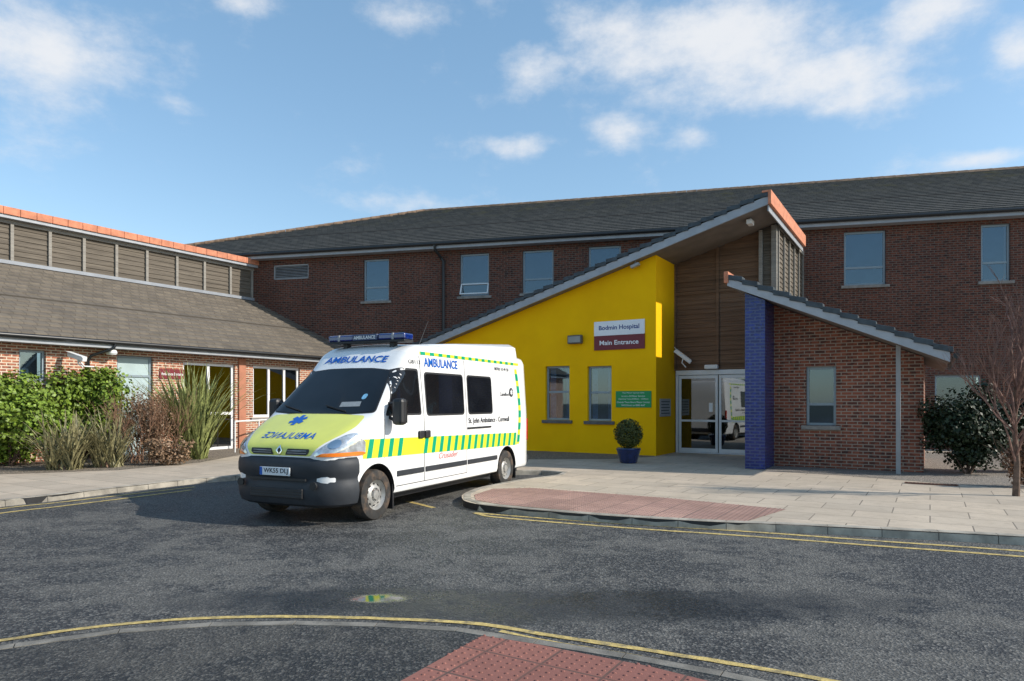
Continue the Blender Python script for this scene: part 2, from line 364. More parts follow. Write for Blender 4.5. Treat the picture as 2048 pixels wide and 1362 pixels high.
# ---------------------------------------------------------------- ground
def cat(pts,n=6):
    out=[]
    P=[pts[0]]+list(pts)+[pts[-1]]
    for i in range(1,len(P)-2):
        for k in range(n):
            t=k/n; a,b,c,d=P[i-1],P[i],P[i+1],P[i+2]
            out.append(.5*((2*b)+(c-a)*t+(2*a-5*b+4*c-d)*t*t+(3*b-a-3*c+d)*t**3))
    out.append(P[-2]); return out
def sheet(name,poly,z,mat,kind='structure'):
    n=len(poly)
    r=delaunay_2d_cdt([Vector((p[0],p[1])) for p in poly],[(i,(i+1)%n) for i in range(n)],[],1,1e-5)
    vs=[(v.x,v.y,z) for v in r[0]]; fs=[]
    for f in r[2]:
        a,b,c=[r[0][i] for i in f[:3]]
        fs.append(tuple(f) if (b-a).cross(c-a)>0 else tuple(reversed(f)))
    return mk(name,vs,fs,mat,kind=kind,flip=False)
mk('ground',[(-600,-600,-.02),(600,-600,-.02),(600,600,-.02),(-600,600,-.02)],[(0,1,2,3)],'ground',kind='structure')
mk('road',[(-60,-30,0),(60,-30,0),(60,24,0),(-60,24,0)],[(0,1,2,3)],'asphalt',kind='structure')
PZ=.1
K=[(-900,1092),(-400,1048),(0,1001),(80,993),(250,973),(400,957),(520,949),(720,944),(1030,941),(1105,942),(1128,946),(1105,951),(1040,959),(965,973),(930,986),(924,996),(940,1005),(1000,1013),(1200,1030),(1420,1043),(1600,1050),(2048,1073),(2500,1100),(3200,1140)]
kp=cat([G(a,b,PZ) for a,b in K],6)
far=[Vector((45,9,0)),Vector((45,45,0)),Vector((-45,45,0)),Vector((-45,10,0))]
sheet('pavement',kp+far,PZ,'paving')
def resample(pts,step):
    out=[pts[0].copy()]; acc=0
    for a,b in zip(pts,pts[1:]):
        L=(b-a).length
        while acc+L>=step:
            t=(step-acc)/L; a=a.lerp(b,t); out.append(a.copy()); L=(b-a).length; acc=0
        acc+=L
    return out
def kerb(name,pts,z1,wd=.13,step=.6,z0=-.01,mat='kerb',side=1):
    q=resample(pts,step); b=MB(); n=len(q); off=[]
    for i in range(n):
        d=(q[min(i+1,n-1)]-q[max(i-1,0)]).normalized(); off.append(Vector((-d.y,d.x,0))*side)
    for i in range(n-1):
        d=(q[i+1]-q[i]).normalized()*.004
        a,c=q[i]+d,q[i+1]-d
        vs=[]
        for p,o in ((a,off[i]),(c,off[i+1])):
            vs+=[(p-o*.012).to_tuple()[:2]+(z0,),(p-o*.0).to_tuple()[:2]+(z1-.018,),(p+o*.018).to_tuple()[:2]+(z1,),(p+o*wd).to_tuple()[:2]+(z1,),(p+o*wd).to_tuple()[:2]+(z0,)]
        b.add(vs,[(0,1,2,3,4),(9,8,7,6,5),(0,5,6,1),(1,6,7,2),(2,7,8,3),(3,8,9,4)])
    return b.build(name,mat,kind='structure')
kerb('kerb',kp,PZ+.006)
mk('kerb_base',[v for p in kp for v in ((p.x,p.y,0),(p.x,p.y,PZ-.004))],[(2*i,2*i+2,2*i+3,2*i+1) for i in range(len(kp)-1)],'black',kind='structure')
def inpoly(p,poly):
    c=False; n=len(poly)
    for i in range(n):
        a,b=poly[i],poly[i-1]
        if (a.y>p.y)!=(b.y>p.y) and p.x<(b.x-a.x)*(p.y-a.y)/(b.y-a.y)+a.x: c=not c
    return c
def tactile(name,pp,z,sp,mat):
    poly=[G(a,b,z) for a,b in pp]; sheet(name,poly,z+.004,mat)
    us=[p.dot(U) for p in poly]; vs=[p.dot(V) for p in poly]; b=MB()
    i=math.floor(min(us)/sp)
    while i*sp<max(us):
        j=math.floor(min(vs)/sp)
        while j*sp<max(vs):
            p=U*((i+.5)*sp)+V*((j+.5)*sp)
            if inpoly(p,poly):
                r=.0135; vv=[]
                for rr,zz in ((1,.004),(.6,.0105)):
                    for k in range(6): vv.append((p.x+math.cos(k*1.047)*r*rr,p.y+math.sin(k*1.047)*r*rr,z+zz))
                b.add(vv,[(k,(k+1)%6,6+(k+1)%6,6+k) for k in range(6)]+[tuple(range(6,12))])
            j+=1
        i+=1
    b.build(name+'_blisters',mat,smooth=True,kind='structure')
tactile('entrance_tactile_paving',[(948,990),(985,978),(1060,976),(1330,996),(1572,1019),(1490,1044),(1420,1040),(1200,1027),(1000,1009),(952,1001)],PZ,.0667,'tactile')
IZ=.05
I=[(-500,1372),(-200,1320),(0,1291),(180,1264),(370,1247),(560,1241),(760,1245),(950,1257),(1080,1279),(1300,1314),(1550,1362),(1800,1420)]
ip=cat([G(a,b,IZ) for a,b in I],5)
sheet('footpath',ip+[Vector((3,.2,0)),Vector((2,-6,0)),Vector((-8,-6,0)),Vector((-8,2,0))],IZ,'asphalt2')
kerb('footpath_kerb',ip,IZ+.005,.10,.6,-.01,'kerb2',side=-1)
tactile('crossing_tactile_paving',[(972,1268),(1120,1299),(1300,1334),(1420,1364),(1540,1395),(1000,1500),(640,1450),(800,1364)],IZ,.0667,'tactile2')
def strip(name,pp,w,z=.005):
    q=cat([G(a,b,0) for a,b in pp],14); vs=[]
    for i,p in enumerate(q):
        d=(q[min(i+1,len(q)-1)]-q[max(i-1,0)]).normalized(); o=Vector((-d.y,d.x,0))*w/2
        a=1+.3*noise.noise(p*6); c=1+.3*noise.noise(p*6+Vector((9,9,9)))
        vs+=[(p.x-o.x*a,p.y-o.y*a,z),(p.x+o.x*c,p.y+o.y*c,z)]
    return mk(name,vs,[(2*i,2*i+2,2*i+3,2*i+1) for i in range(len(q)-1)],'line',kind='structure')
strip('road_marking',[(-500,1362),(-200,1310),(0,1282),(180,1256),(370,1239),(560,1234),(760,1238),(950,1248),(1090,1270),(1300,1302),(1550,1343),(1800,1390)],.06)
strip('road_marking',[(1000,1263),(1090,1283),(1280,1315),(1500,1358),(1700,1410)],.05)
strip('road_marking',[(948,1026),(1060,1035),(1250,1048),(1500,1064),(1750,1082),(2048,1103),(2500,1140)],.08)
strip('road_marking',[(975,1033),(1060,1041),(1250,1056),(1500,1073),(1750,1092),(2048,1114),(2500,1154)],.08)
strip('road_marking',[(948,1026),(975,1033)],.08,.006)
strip('road_marking',[(-400,1072),(0,1018),(120,1005),(250,990),(390,974)],.09)
strip('road_marking',[(-400,1082),(0,1027),(120,1013),(250,997),(385,980)],.09)
strip('road_marking',[(815,1003),(868,1016)],.09)
sheet('gravel_bed',[G(a,b,PZ) for a,b in ((1490,938),(1560,944),(1700,952),(1900,968),(2300,995),(2600,990),(2300,900),(1850,905),(1548,915))],PZ+.004,'gravel')
sheet('gravel_bed',[G(a,b,PZ) for a,b in ((900,918),(1060,919),(1232,918),(1310,913),(1300,905),(900,900))],PZ+.004,'earth')
sheet('planting_bed',[G(a,b,PZ) for a,b in ((-700,1010),(-300,975),(0,949),(240,940),(400,925),(480,910),(560,896),(600,885),(300,880),(0,890),(-500,910))],PZ+.004,'earth')
g=MB()
e=empty('drain_grate',G(1862,969,PZ)+Vector((0,0,.006)),math.atan2(U.y,U.x),'rusty slotted drain grate set in the paving before the porch','drain')
g.box(-.42,.42,-.09,-.07,0,.012).box(-.42,.42,.07,.09,0,.012)
for i in range(15): x=-.42+i*.06; g.box(x-.008,x+.008,-.07,.07,0,.011)
g.build('grating',nmat('rust',(.16,.07,.045),.8,var=.3,vs=20),e); MB().box(-.41,.41,-.08,.08,-.003,.002).build('drain_gap','black',e)
# ---------------------------------------------------------------- main block
mf=Fr(9.87,23.27,.9708,-.2399)
mb=frempty('hospital_block',mf,'long two storey brown brick block with grey tiled roof behind the entrance','building')
ZE=7.62; RY=6.95; ZR=11.15; YE=-.45
xL=mf.pt(186,520)[0]; xRr=22.0
W=[]
wd=[(727,518,778,602),(920,507,978,592),(1045,500,1107,586),(1177,492,1242,575),(1688,462,1772,570),(1962,448,2021,562),(1870,750,1965,852)]
vent=mf.rect(547,529,617,558)
for r in wd: W.append(mf.rect(*r))
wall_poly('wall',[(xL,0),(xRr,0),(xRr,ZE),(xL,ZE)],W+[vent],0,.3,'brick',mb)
for i,h in enumerate(W):
    window(mb,*h,trans=.30 if i==1 else .33,sill='sill',w=.07,openpane=(i==1),room='room')
a,b_,c,d=vent
v=MB(); v.box(a,b_,.03,.08,c,c+.05).box(a,b_,.03,.08,d-.05,d).box(a,a+.05,.03,.08,c,d).box(b_-.05,b_,.03,.08,c,d)
n=8
for i in range(n):
    z=c+.05+(d-c-.1)*(i+.5)/n; v.box(a+.05,b_-.05,-.03,.035,-.004,.004,Matrix.Translation((0,.06,z))@Matrix.Rotation(R(35),4,'X'))
vo=v.build('louvre_vent','grey',mb); MB().box(a,b_,.1,.11,c,d).build('vent_back','black',vo)
xa=mf.pt(850,427,RY)[0]
rf=tiled('roof','tile',mb,YE,ZE+.12,RY,ZR,lambda f:xL-.45+(xa-xL+.45)*f,lambda f:xRr,26,.04)
mk('hip_slope',[(xL-.45,YE,ZE+.12),(xa,RY,ZR),(xL-.45,2*RY-YE,ZE+.12)],[(0,1,2)],'tile',mb)
mk('rear_slope',[(xL-.45,2*RY-YE,ZE+.12),(xa,RY,ZR),(xRr,RY,ZR),(xRr,2*RY-YE,ZE+.12)],[(0,1,2,3)],'tile',mb)
b=MB(); x=xa
while x<xRr-.5: b.lathe([(.0,.0),(.12,0),(.13,.44),(0,.44)],8,Matrix.Translation((x,RY,ZR-.03))@Matrix.Rotation(R(90),4,'Y')); x+=.45
p0=Vector((xa,RY,ZR)); p1=Vector((xL-.45,YE,ZE+.15)); L=(p1-p0).length; q=(p1-p0).normalized()
for i in range(int(L/.45)): b.tube([p0+q*(i*.45),p0+q*(i*.45+.44)],[.11,.12],8)
b.build('ridge_tile',nmat('dull_ridge',(.24,.155,.10),.8,var=.3,vs=5),rf,True)
MB().box(xL-.4,xRr,YE+.06,YE+.10,ZE-.12,ZE+.09).box(xL-.4,xRr,YE+.10,0,ZE-.12,ZE-.09).build('fascia','fascia',mb)
MB().tube([(xL-.4,YE,ZE+.05),(xRr,YE,ZE+.05)],.065,10).build('gutter','gutter',mb,True)
xd=mf.pt(888,600)[0]
MB().tube([(xd-.22,YE,ZE),(xd-.22,YE,ZE-.15),(xd-.08,-.1,ZE-.42),(xd,-.08,ZE-.55),(xd,-.08,.1)],.055,8).build('downpipe','gutter',mb,True)
# ---------------------------------------------------------------- entrance wing
C0=Vector((4.118,19.52))
wf=Fr(C0.x,C0.y,.8528,-.5223)
wg=frempty('entrance_building',wf,'bright yellow rendered entrance building under a steep single pitch roof','building')
SL=.289
zr=lambda x:7.03-SL*(3.17-x)
XL=-11.4
h1=wf.rect(1091,732,1139,840); h2=wf.rect(1175,732,1223,842)
wall_poly('yellow_wall',[(XL,0),(0,0),(0,zr(0)-.26),(XL,zr(XL)-.26)],[h1,h2],0,.35,'yellow',wg)
MB().prism([(-.35,0),(0,0),(0,zr(0)-.26),(-.35,zr(-.35)-.26)],.352,2.0).build('return_wall','yellow',wg)
for h in (h1,h2): window(wg,*h,trans=.52,sill='ysill',w=.06,curtain=True,rev=.1)
YR=1.7; XT=2.94
zd=wf.pt(1420,740,YR)[1]
def boards(name,mat,parent,a0,a1,z0,top,base,axis='x',pitch=.14):
    b=MB(); z=z0
    n=max(1,int(abs(a1-a0)/.5)) if callable(top) else 1
    segs=[(a0+(a1-a0)*i/n,a0+(a1-a0)*(i+1)/n) for i in range(n)]
    zmax=max(top(a0),top(a1)) if callable(top) else top
    while z<zmax:
        for (s0,s1) in segs:
            t=(top((s0+s1)/2) if callable(top) else top)
            if z>=t: continue
            z1=min(z+pitch+.012,t)
            if axis=='x': b.add([(s0,base-.03,z),(s1,base-.03,z),(s1,base-.006,z1),(s0,base-.006,z1),(s0,base+.01,z),(s1,base+.01,z)],[(0,1,2,3),(0,4,5,1)])
            else: b.add([(base+.03,s0,z),(base+.03,s1,z),(base+.006,s1,z1),(base+.006,s0,z1),(base-.01,s0,z),(base-.01,s1,z)],[(0,1,2,3),(0,4,5,1)])
        z+=pitch
    return b.build(name,mat,parent)
cl=boards('timber_cladding','wood_b',wg,0,2.5,zd+.02,lambda x:zr(x)-.26,YR)
MB().prism([(0,zd),(2.94,zd),(2.94,zr(2.94)-.26),(0,zr(0)-.26)],YR+.012,YR+.2).build('cladding_back','wood_b',wg)
xm=wf.pt(1436,600,YR)[0]
bt=MB().box(xm-.04,xm+.04,YR-.07,YR-.032,zd,zr(xm)-.27).box(0.0,.06,YR-.07,YR-.032,zd,zr(0)-.27); bt.box(.06,2.5,YR-.06,YR-.032,4.9,4.98); bt.build('batten','wood_b',wg)
MB().box(2.5,2.6,YR-.16,YR-.032,2.2,zr(2.5)-.27).box(2.84,2.99,YR-.16,YR-.032,2.2,zr(2.84)-.27).build('timber_post','post_g',wg,bevel=.01)
boards('tower_cladding','wood_g',wg,2.6,2.84,2.2,lambda x:zr(x)-.26,YR-.03)
boards('side_cladding','wood_g',wg,YR,6.4,2.2,6.72,XT+.01,'y')
MB().box(XT-.15,XT,YR+.2,6.4,0,6.75).build('side_wall','brick',wg)
bt=MB()
for i in range(6): y=YR+.02+i*.88; bt.box(XT+.04,XT+.085,y,y+.07,2.2,6.72)
bt.box(XT+.042,XT+.09,YR,6.4,6.62,6.76).box(XT+.042,XT+.09,YR,6.4,4.05,4.13).build('side_batten','post_g',wg)
def slab(name,mat,parent,xl,xr,yf,yl,yr,zf,t0,t1):
    vs=[(xl,yf,zf(xl)-t1),(xr,yf,zf(xr)-t1),(xr,yr,zf(xr)-t1),(xl,yl,zf(xl)-t1),(xl,yf,zf(xl)-t0),(xr,yf,zf(xr)-t0),(xr,yr,zf(xr)-t0),(xl,yl,zf(xl)-t0)]
    return mk(name,vs,[(0,3,2,1),(4,5,6,7),(0,1,5,4),(1,2,6,5),(2,3,7,6),(3,0,4,7)],mat,parent)
YF=-.35; YB=5.3
slab('roof','tile',wg,XL-.4,3.15,YF+.05,2.2,YB,zr,.0,.06)
slab('soffit','soffit',wg,XL-.4,3.13,YF+.06,2.2,YB,zr,.061,.25)
slab('verge_board','fascia',wg,XL-.4,3.17,YF,YF+.058,YF+.058,zr,.05,.27)
def vergetiles(parent,x0,x1,zf,y,sgn=1,step=.34):
    b=MB(); n=int((x1-x0)/step); st=(x1-x0)/n
    for i in range(n):
        a=x0+i*st; c=a+st*1.02; up0,up1=(.075,.01) if sgn>0 else (.01,.075)
        b.add([(a,y-.03,zf(a)-.085+up0),(c,y-.03,zf(c)-.085+up1),(c,y+.25,zf(c)-.085+up1),(a,y+.25,zf(a)-.085+up0),(a,y-.03,zf(a)+.03+up0),(c,y-.03,zf(c)+.03+up1),(c,y+.25,zf(c)+.03+up1),(a,y+.25,zf(a)+.03+up0)],
            [(0,3,2,1),(4,5,6,7),(0,1,5,4),(1,2,6,5),(2,3,7,6),(3,0,4,7)])
    return b.build('verge_tile','slate',parent,bevel=.008)
vergetiles(wg,XL-.4,3.12,zr,YF,1)
b=MB(); y=YF-.05
while y<YB-.1:
    b.box(3.13,3.21,y,y+.435,6.74,7.10).box(2.98,3.13,y,y+.435,7.05,7.10); y+=.44
b.build('ridge_tile','orange',wg,bevel=.01)
MB().box(3.10,3.13,YF+.06,YB,6.58,6.74).build('eaves_board','fascia',wg)
dx0=.04; dx1=2.75; z0=.1
xmid=wf.pt(1437,800,YR)[0]
fr=MB().box(dx0,dx1,YR-.06,YR+.04,zd-.14,zd-.0).box(dx0,dx0+.08,YR-.05,YR+.04,z0,zd-.14).box(dx1-.08,dx1,YR-.05,YR+.04,z0,zd-.14).box(dx0+.08,dx1-.08,YR-.04,YR+.04,z0,z0+.03)
do=fr.build('door_frame','frame_w',wg,bevel=.006)
for (a,c) in ((dx0+.09,xmid-.015),(xmid+.015,dx1-.09)):
    w=.075; lf=MB().box(a,a+w,YR-.02,YR+.03,z0+.035,zd-.15).box(c-w,c,YR-.02,YR+.03,z0+.035,zd-.15).box(a+w,c-w,YR-.02,YR+.03,z0+.035,z0+.15).box(a+w,c-w,YR-.02,YR+.03,zd-.25,zd-.15).box(a+w,c-w,YR-.018,YR+.028,1.05,1.11)
    l=lf.build('door_leaf','frame_w',wg,bevel=.005)
    MB().box(a+w*.8,c-w*.8,YR+.0,YR+.006,z0+.14,zd-.24).build('pane','glass2',l)
MB().box(dx0,dx1,YR+1.2,YR+1.22,z0,zd).box(dx0,dx0+.02,YR+.05,YR+1.2,z0,zd).box(dx0,dx1,YR+.05,YR+1.2,z0-.02,z0+.01).build('lobby',nmat('lobby_dim',(.07,.08,.08),.8,var=.5,vs=1),wg)
MB().box(xmid-.28,xmid-.17,YR-.006,YR-.001,1.35,1.62).build('door_notice','white',wg)
# ---------------------------------------------------------------- signs on the entrance
def signempty(name,fr,x,z,y,label,cat_='sign'):
    p=fr.o+fr.d*x+fr.n*y
    return empty(name,(p.x,p.y,z),fr.ang,label,cat_)
a,b_,c,d=wf.rect(1189,641,1290,699)
s=signempty('entrance_sign',wf,(a+b_)/2,c,0,'white and maroon sign on the yellow wall lettered Bodmin Hospital Main Entrance')
w=(b_-a)/2; h=d-c
MB().box(-w,w,-.035,-.002,h/2,h).build('upper_panel','signwhite',s,bevel=.004)
MB().box(-w,w,-.035,-.002,0,h/2-.002).build('lower_panel','maroon',s,bevel=.004)
walltext('Bodmin Hospital',0,h*.75,w*1.6,h*.20,-.038,'navy',s,.02)
walltext('Main Entrance',0,h*.25,w*1.54,h*.16,-.038,'signwhite',s,.02)
a,b_,c,d=wf.rect(1232,782,1303,815)
s=signempty('opening_times_sign',wf,(a+b_)/2,c,0,'small green sign with white opening times beside the entrance','sign')
w=(b_-a)/2; h=d-c
MB().box(-w,w,-.02,-.002,0,h).build('panel','green_s',s,bevel=.003)
for i,(t,k) in enumerate((('The Minor Injuries Unit',.62),('is not a 24 Hour Service',.66),('Opening Times 8:00am - 10:00pm',.84),('Outside These Hours Please Contact',.93),('NHS Direct on 0845 4647',.66))):
    walltext(t,0,h*(.88-.185*i),w*2*k,h*.105,-.0235,'signwhite',s)
p=wf.o+wf.n*.75
s=empty('wall_plaque',(p.x,p.y,1.22),wf.ang,'grey metal plaque on the side of the yellow wall by the doors','plaque')
MB().box(.002,.02,-.45,.5,0,.52).build('plate','plaque',s,bevel=.004)
for i in range(5): MB().box(.021,.0225,-.36,.40-.07*(i%2),.42-i*.085,.445-i*.085).build('engraved_line','ink',s)
a,b_,c,d=wf.rect(1139,671,1167,688)
s=signempty('wall_lamp',wf,(a+b_)/2,c,0,'grey bulkhead floodlight on the yellow wall left of the main sign','lamp')
w=(b_-a)/2; h=d-c
MB().prism([(-w,0),(w,0),(w,h),(-w,h)],-.16,-.03).build('housing',nmat('dark_housing',(.10,.09,.08),.5),s,bevel=.02)
MB().box(-w*.85,w*.85,-.166,-.161,h*.15,h*.85).build('lens',nmat('lens_grey',(.25,.25,.23),.2,var=.05),s)
MB().box(-w*.4,w*.4,-.03,0,h*.2,h*.8).build('bracket','grey',s)
def cctv(loc,rz,pitch,label,L=.45):
    s=empty('security_camera',loc,rz,label,'camera')
    Mx=Matrix.Rotation(pitch,4,'Y')
    MB().box(-L/2,L/2,-.06,.06,-.055,.055,Mx).build('housing','white',s,bevel=.015)
    MB().box(-L/2-.06,L/2-.03,-.075,.075,.058,.07,Mx).build('sun_shield','white',s)
    MB().box(-L/2-.006,-L/2-.001,-.045,.045,-.04,.04,Mx).build('lens_window','black',s)
    MB().tube([(.05,0,-.05),(.10,0,-.16),(.28,0,-.2)],.018,8).build('bracket','white',s)
    return s
p=wf.o+wf.d*.35+wf.n*(YR-.35); zz=CH+(H-713)/F*p.y
cctv((p.x,p.y,zz),wf.ang,R(-0),'white security camera angled down above the glass entrance doors',.6).rotation_euler=(0,R(38),wf.ang+R(20))
p=wf.o+wf.d*1.15+wf.n*(YR-.1)
s=empty('door_lamp',(p.x,p.y,zd+.02),wf.ang,'small white bulkhead light on the timber above the entrance doors','lamp')
MB().box(-.2,.2,-.1,.05,0,.13).build('housing','white',s,bevel=.03)
MB().box(-.16,.16,-.106,-.101,.03,.1).build('diffuser','frame_w',s)
s=empty('soffit_floodlight',(0,0,0),wf.ang,'white floodlight fixed under the apex of the entrance roof','lamp')
p=wf.o+wf.d*2.55+wf.n*.25; s.location=(p.x,p.y,zr(2.55)-.38)
MB().box(-.07,.07,-.16,.16,-.05,.07).build('housing','white',s,bevel=.01); MB().tube([(0,0,.07),(0,0,.16)],.02,8).build('bracket','grey',s)
s=empty('verge_floodlight',(0,0,0),wf.ang,'small grey light hanging below the sloping verge of the entrance roof','lamp')
p=wf.o+wf.d*(-.55)+wf.n*(-.2); s.location=(p.x,p.y,zr(-.55)-.38)
MB().box(-.13,.13,-.07,.07,-.04,.04,Matrix.Rotation(R(-18),4,'Y')).build('housing','grey',s,bevel=.01); MB().tube([(0,0,.04),(0,0,.13)],.015,8).build('bracket','grey',s)
# ---------------------------------------------------------------- porch
pf=Fr(5.40,15.82,.8528,-.5223)
pg=frempty('brick_porch',pf,'low brick porch with blue glazed wall end and sloping tiled roof','building')
zp=lambda x:4.57-.437*(x+.374)
pyb=1.06; px1=3.54
MB().prism([(0,0),(.443,0),(.443,zp(.443)-.24),(0,zp(0)-.24)],0,4.2).build('blue_wall','blue',pg)
hw=pf.rect(1612,733,1672,851,pyb)
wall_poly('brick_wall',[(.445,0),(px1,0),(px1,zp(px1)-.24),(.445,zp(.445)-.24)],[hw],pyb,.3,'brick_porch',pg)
MB().prism([(px1-.3,0),(px1,0),(px1,zp(px1)-.24),(px1-.3,zp(px1-.3)-.24)],pyb+.302,5.5).build('side_wall','brick_porch',pg)
window(pg,*hw,y=pyb,trans=.36,sill='sill',w=.06,rev=.08)
slab('roof','tile',pg,-.35,4.02,-.12,4.6,5.4,zp,.0,.05)
slab('soffit','soffit',pg,-.33,3.98,-.11,4.6,5.4,zp,.051,.22)
slab('verge_board','fascia',pg,-.36,4.0,-.18,-.122,-.122,zp,.03,.22)
vergetiles(pg,-.36,4.05,zp,-.18,-1,.33)
MB().box(-.43,-.33,-.22,.2,zp(-.374)-.16,zp(-.374)+.10).box(-.43,-.33,.21,4.5,zp(-.374)-.16,zp(-.374)+.10).build('ridge_tile','orange',pg,bevel=.01)
MB().tube([(4.1,-.2,zp(4.0)-.10),(4.1,5.2,zp(4.0)-.10)],.06,8).build('gutter','gutter',pg,True)
MB().box(3.08-.045,3.08+.045,.46-.045,.46+.045,.1,zp(3.08)-.2).build('support_post',nmat('steel_post',(.28,.29,.30),.5,var=.08),pg,bevel=.006)
# ---------------------------------------------------------------- left wing
lf=Fr(-12.8,16.76,.5223,.8528)
lg=frempty('ambulance_wing',lf,'single storey brick wing with timber clerestory along the left side','building')
ZG=3.286; YG=-.5; YC=4.38; ZC=5.876; ZT=7.21; ZO=7.54
XE=13.3
H1=lf.rect(38,700,92,762); H2=lf.rect(234,712,306,860); H3=lf.rect(366,726,470,884); H4=lf.rect(506,733,600,834)
H3=(H3[0],H3[1],.1,H3[3]); H2=(H2[0],H2[1],.1,H2[3])
wall_poly('wall',[(-8,0),(XE,0),(XE,ZG+.05),(-8,ZG+.05)],[H1,H2,H3,H4],0,.3,'brick_warm',lg)
window(lg,*H1,sill='sill',w=.06,room='room_l')
window(lg,*H2,w=.07,trans=.8,room='room_l',name='door_window',glass='frost')
window(lg,*H3,w=.09,mull=[.5],trans=.42,fm='white',name='glazed_door',glass='glass2')
window(lg,*H4,w=.09,mull=[.35,.68],fm='white',sill='sill',glass='glass2')
MB().box(H3[1]+.12,H3[1]+.38,-.06,-.002,.1,ZG-.2).build('orange_pier',nmat('terracotta_panel',(.42,.17,.10),.7,var=.1),lg)
tr=tiled('roof','tile_b',lg,YG,ZG+.06,YC,ZC,lambda f:-8,lambda f:XE+1.2+0*f,17,.04)
MB().box(-8,XE,YG+.06,YG+.09,ZG-.16,ZG+.04).box(-8,XE,YG+.09,-.002,ZG-.16,ZG-.13).build('fascia','fascia',lg)
MB().tube([(-8,YG,ZG),(XE,YG,ZG)],.062,10).build('gutter','gutter',lg,True)
xce=lf.pt(507,560,YC)[0]
MB().box(-8,xce,YC+.02,YC+.2,ZC-.3,ZT).build('clerestory_wall','wood_g',lg)
boards('clerestory_cladding','wood_g',lg,-8,xce,ZC+.10,ZT-.02,YC,'x',.165)
bt=MB()
for px in (-60,22,98,166,231,292,352,407,459,502):
    x=lf.pt(px,500,YC)[0]; bt.box(x-.045,x+.045,YC-.09,YC-.032,ZC+.1,ZT)
bt.box(-8,xce+.05,YC-.10,YC-.032,ZT-.12,ZT+.001)
bt.build('clerestory_batten','post_g',lg)
MB().box(-8,xce,YC-.12,YC-.03,ZC-.02,ZC+.09).build('flashing',nmat('lead',(.26,.28,.31),.5,var=.1),lg)
MB().box(-8,xce+.1,YC-.28,YC-.24,ZT,ZT+.13).box(-8,xce+.1,YC-.24,YC+.1,ZT+.002,ZT+.03).build('clerestory_fascia','fascia',lg)
b=MB(); x=-8
while x<xce: b.box(x,x+.44,YC-.33,YC-.285,ZT+.10,ZO).box(x,x+.44,YC-.285,YC-.0,ZO-.05,ZO); x+=.45
b.build('ridge_tile','orange',lg,bevel=.01)
mk('rear_roof',[(-8,YC,ZO-.06),(xce+.1,YC,ZO-.06),(xce+.1,YC+7,ZO-3.4),(-8,YC+7,ZO-3.4)],[(0,1,2,3)],'tile_b',lg)
mk('end_gable',[(xce,YC+.2,ZC-.3),(xce,YC+6.9,ZC-1.8),(xce,YC+.2,ZT)],[(0,1,2)],'wood_g',lg)
xd=lf.pt(174,740)[0]
MB().tube([(xd+.5,YG,ZG-.05),(xd+.45,YG,ZG-.16),(xd+.05,-.12,ZG-.38),(xd,-.07,ZG-.5),(xd,-.07,.1)],.04,8).build('downpipe','gutter',lg,True)
x=lf.pt(213,710)[0]; p=lf.o+lf.d*x+lf.n*(-.25)
s=empty('eaves_lamp',(p.x,p.y,ZG-.34),lf.ang,'pale round eaves light under the left wing gutter','lamp')
MB().lathe([(0,0),(.12,.01),(.15,.06),(.13,.16),(0,.16)],16).build('housing','frame_w',s,True)
x=lf.pt(154,714,-.6)[0]; p=lf.o+lf.d*x+lf.n*(-.6)
s=cctv((p.x,p.y,CH+(H-714)/F*p.y),lf.ang,0,'white security camera on a bracket below the left wing gutter',.66); s.rotation_euler=(0,R(14),R(-25)+0)
MB().tube([(.05,0,-.05),(.2,.1,-.2),(.2,.35,-.2)],.02,8).build('wall_bracket','white',s)
a,b_,c,d=lf.rect(318,738,368,758)
s=signempty('ambulance_sign',lf,(a+b_)/2,c,0,'maroon sign reading Ambulance Entrance on the left brick wing')
w=(b_-a)/2; h=d-c
MB().box(-w,w,-.03,-.002,0,h).build('panel','maroon',s,bevel=.004); walltext('Ambulance Entrance',0,h*.5,w*1.75,h*.3,-.033,'signwhite',s,.01)
q=[G(470,905,PZ),G(560,893,PZ)]
s=empty('handrail',q[0],0,'white handrail beside the glazed door of the left wing','rail')
v1=q[1]-q[0]; v1.z=0
hr=MB().tube([(0,0,.95),(v1.x,v1.y,.95)],.025,8); hr.build('top_rail','white',s,True)
for k in (0,.5,1): MB().tube([(v1.x*k,v1.y*k,0),(v1.x*k,v1.y*k,.95)],.022,8).build('upright','white',s,True)
# ---------------------------------------------------------------- ambulance
O=Vector((-3.113,9.109)); vr=Vector((.9072,-.4207)); va=Vector((.4207,.9072)); VANG=math.atan2(vr.y,vr.x)
van=empty('ambulance',(O.x,O.y,0),VANG,'white ambulance van with yellow bonnet and green and yellow side stripes','van')
M['paint']=nmat('white_paint',(.82,.82,.82),.28,var=.02,vs=2,coat=.6,dirt=((.64,.62,.58),.3))
M['hiyel']=nmat('hi_vis_yellow',(.74,.80,.04),.3,var=.04,vs=4,coat=.5)
M['bonnet']=nmat('bonnet_yellow',(.72,.73,.13),.3,var=.03,vs=4,coat=.5)
M['higreen']=nmat('hi_vis_green',(.0,.34,.18),.3,var=.03,vs=4,coat=.5)
M['vblue']=nmat('letter_blue',(.0,.10,.46),.35,var=0)
M['vanglass']=nmat('van_glass',(.008,.009,.011),.03,var=.3,vs=1.5,spec=.55)
M['bumper']=nmat('bumper_grey',(.030,.034,.041),.55,var=.12,vs=6,bump=.1,bs=300,spec=.35)
M['chrome']=nmat('chrome',(.75,.76,.78),.12,metal=1,var=0)
M['steel']=nmat('wheel_steel',(.42,.41,.39),.42,metal=.4,var=.15,vs=8)
M['rubber']=nmat('tyre_rubber',(.028,.027,.026),.85,var=.3,vs=12,dirt=((.15,.095,.06),.8))
M['amber']=nmat('amber_lens',(.85,.20,.01),.12,var=.05,vs=20,coat=1)
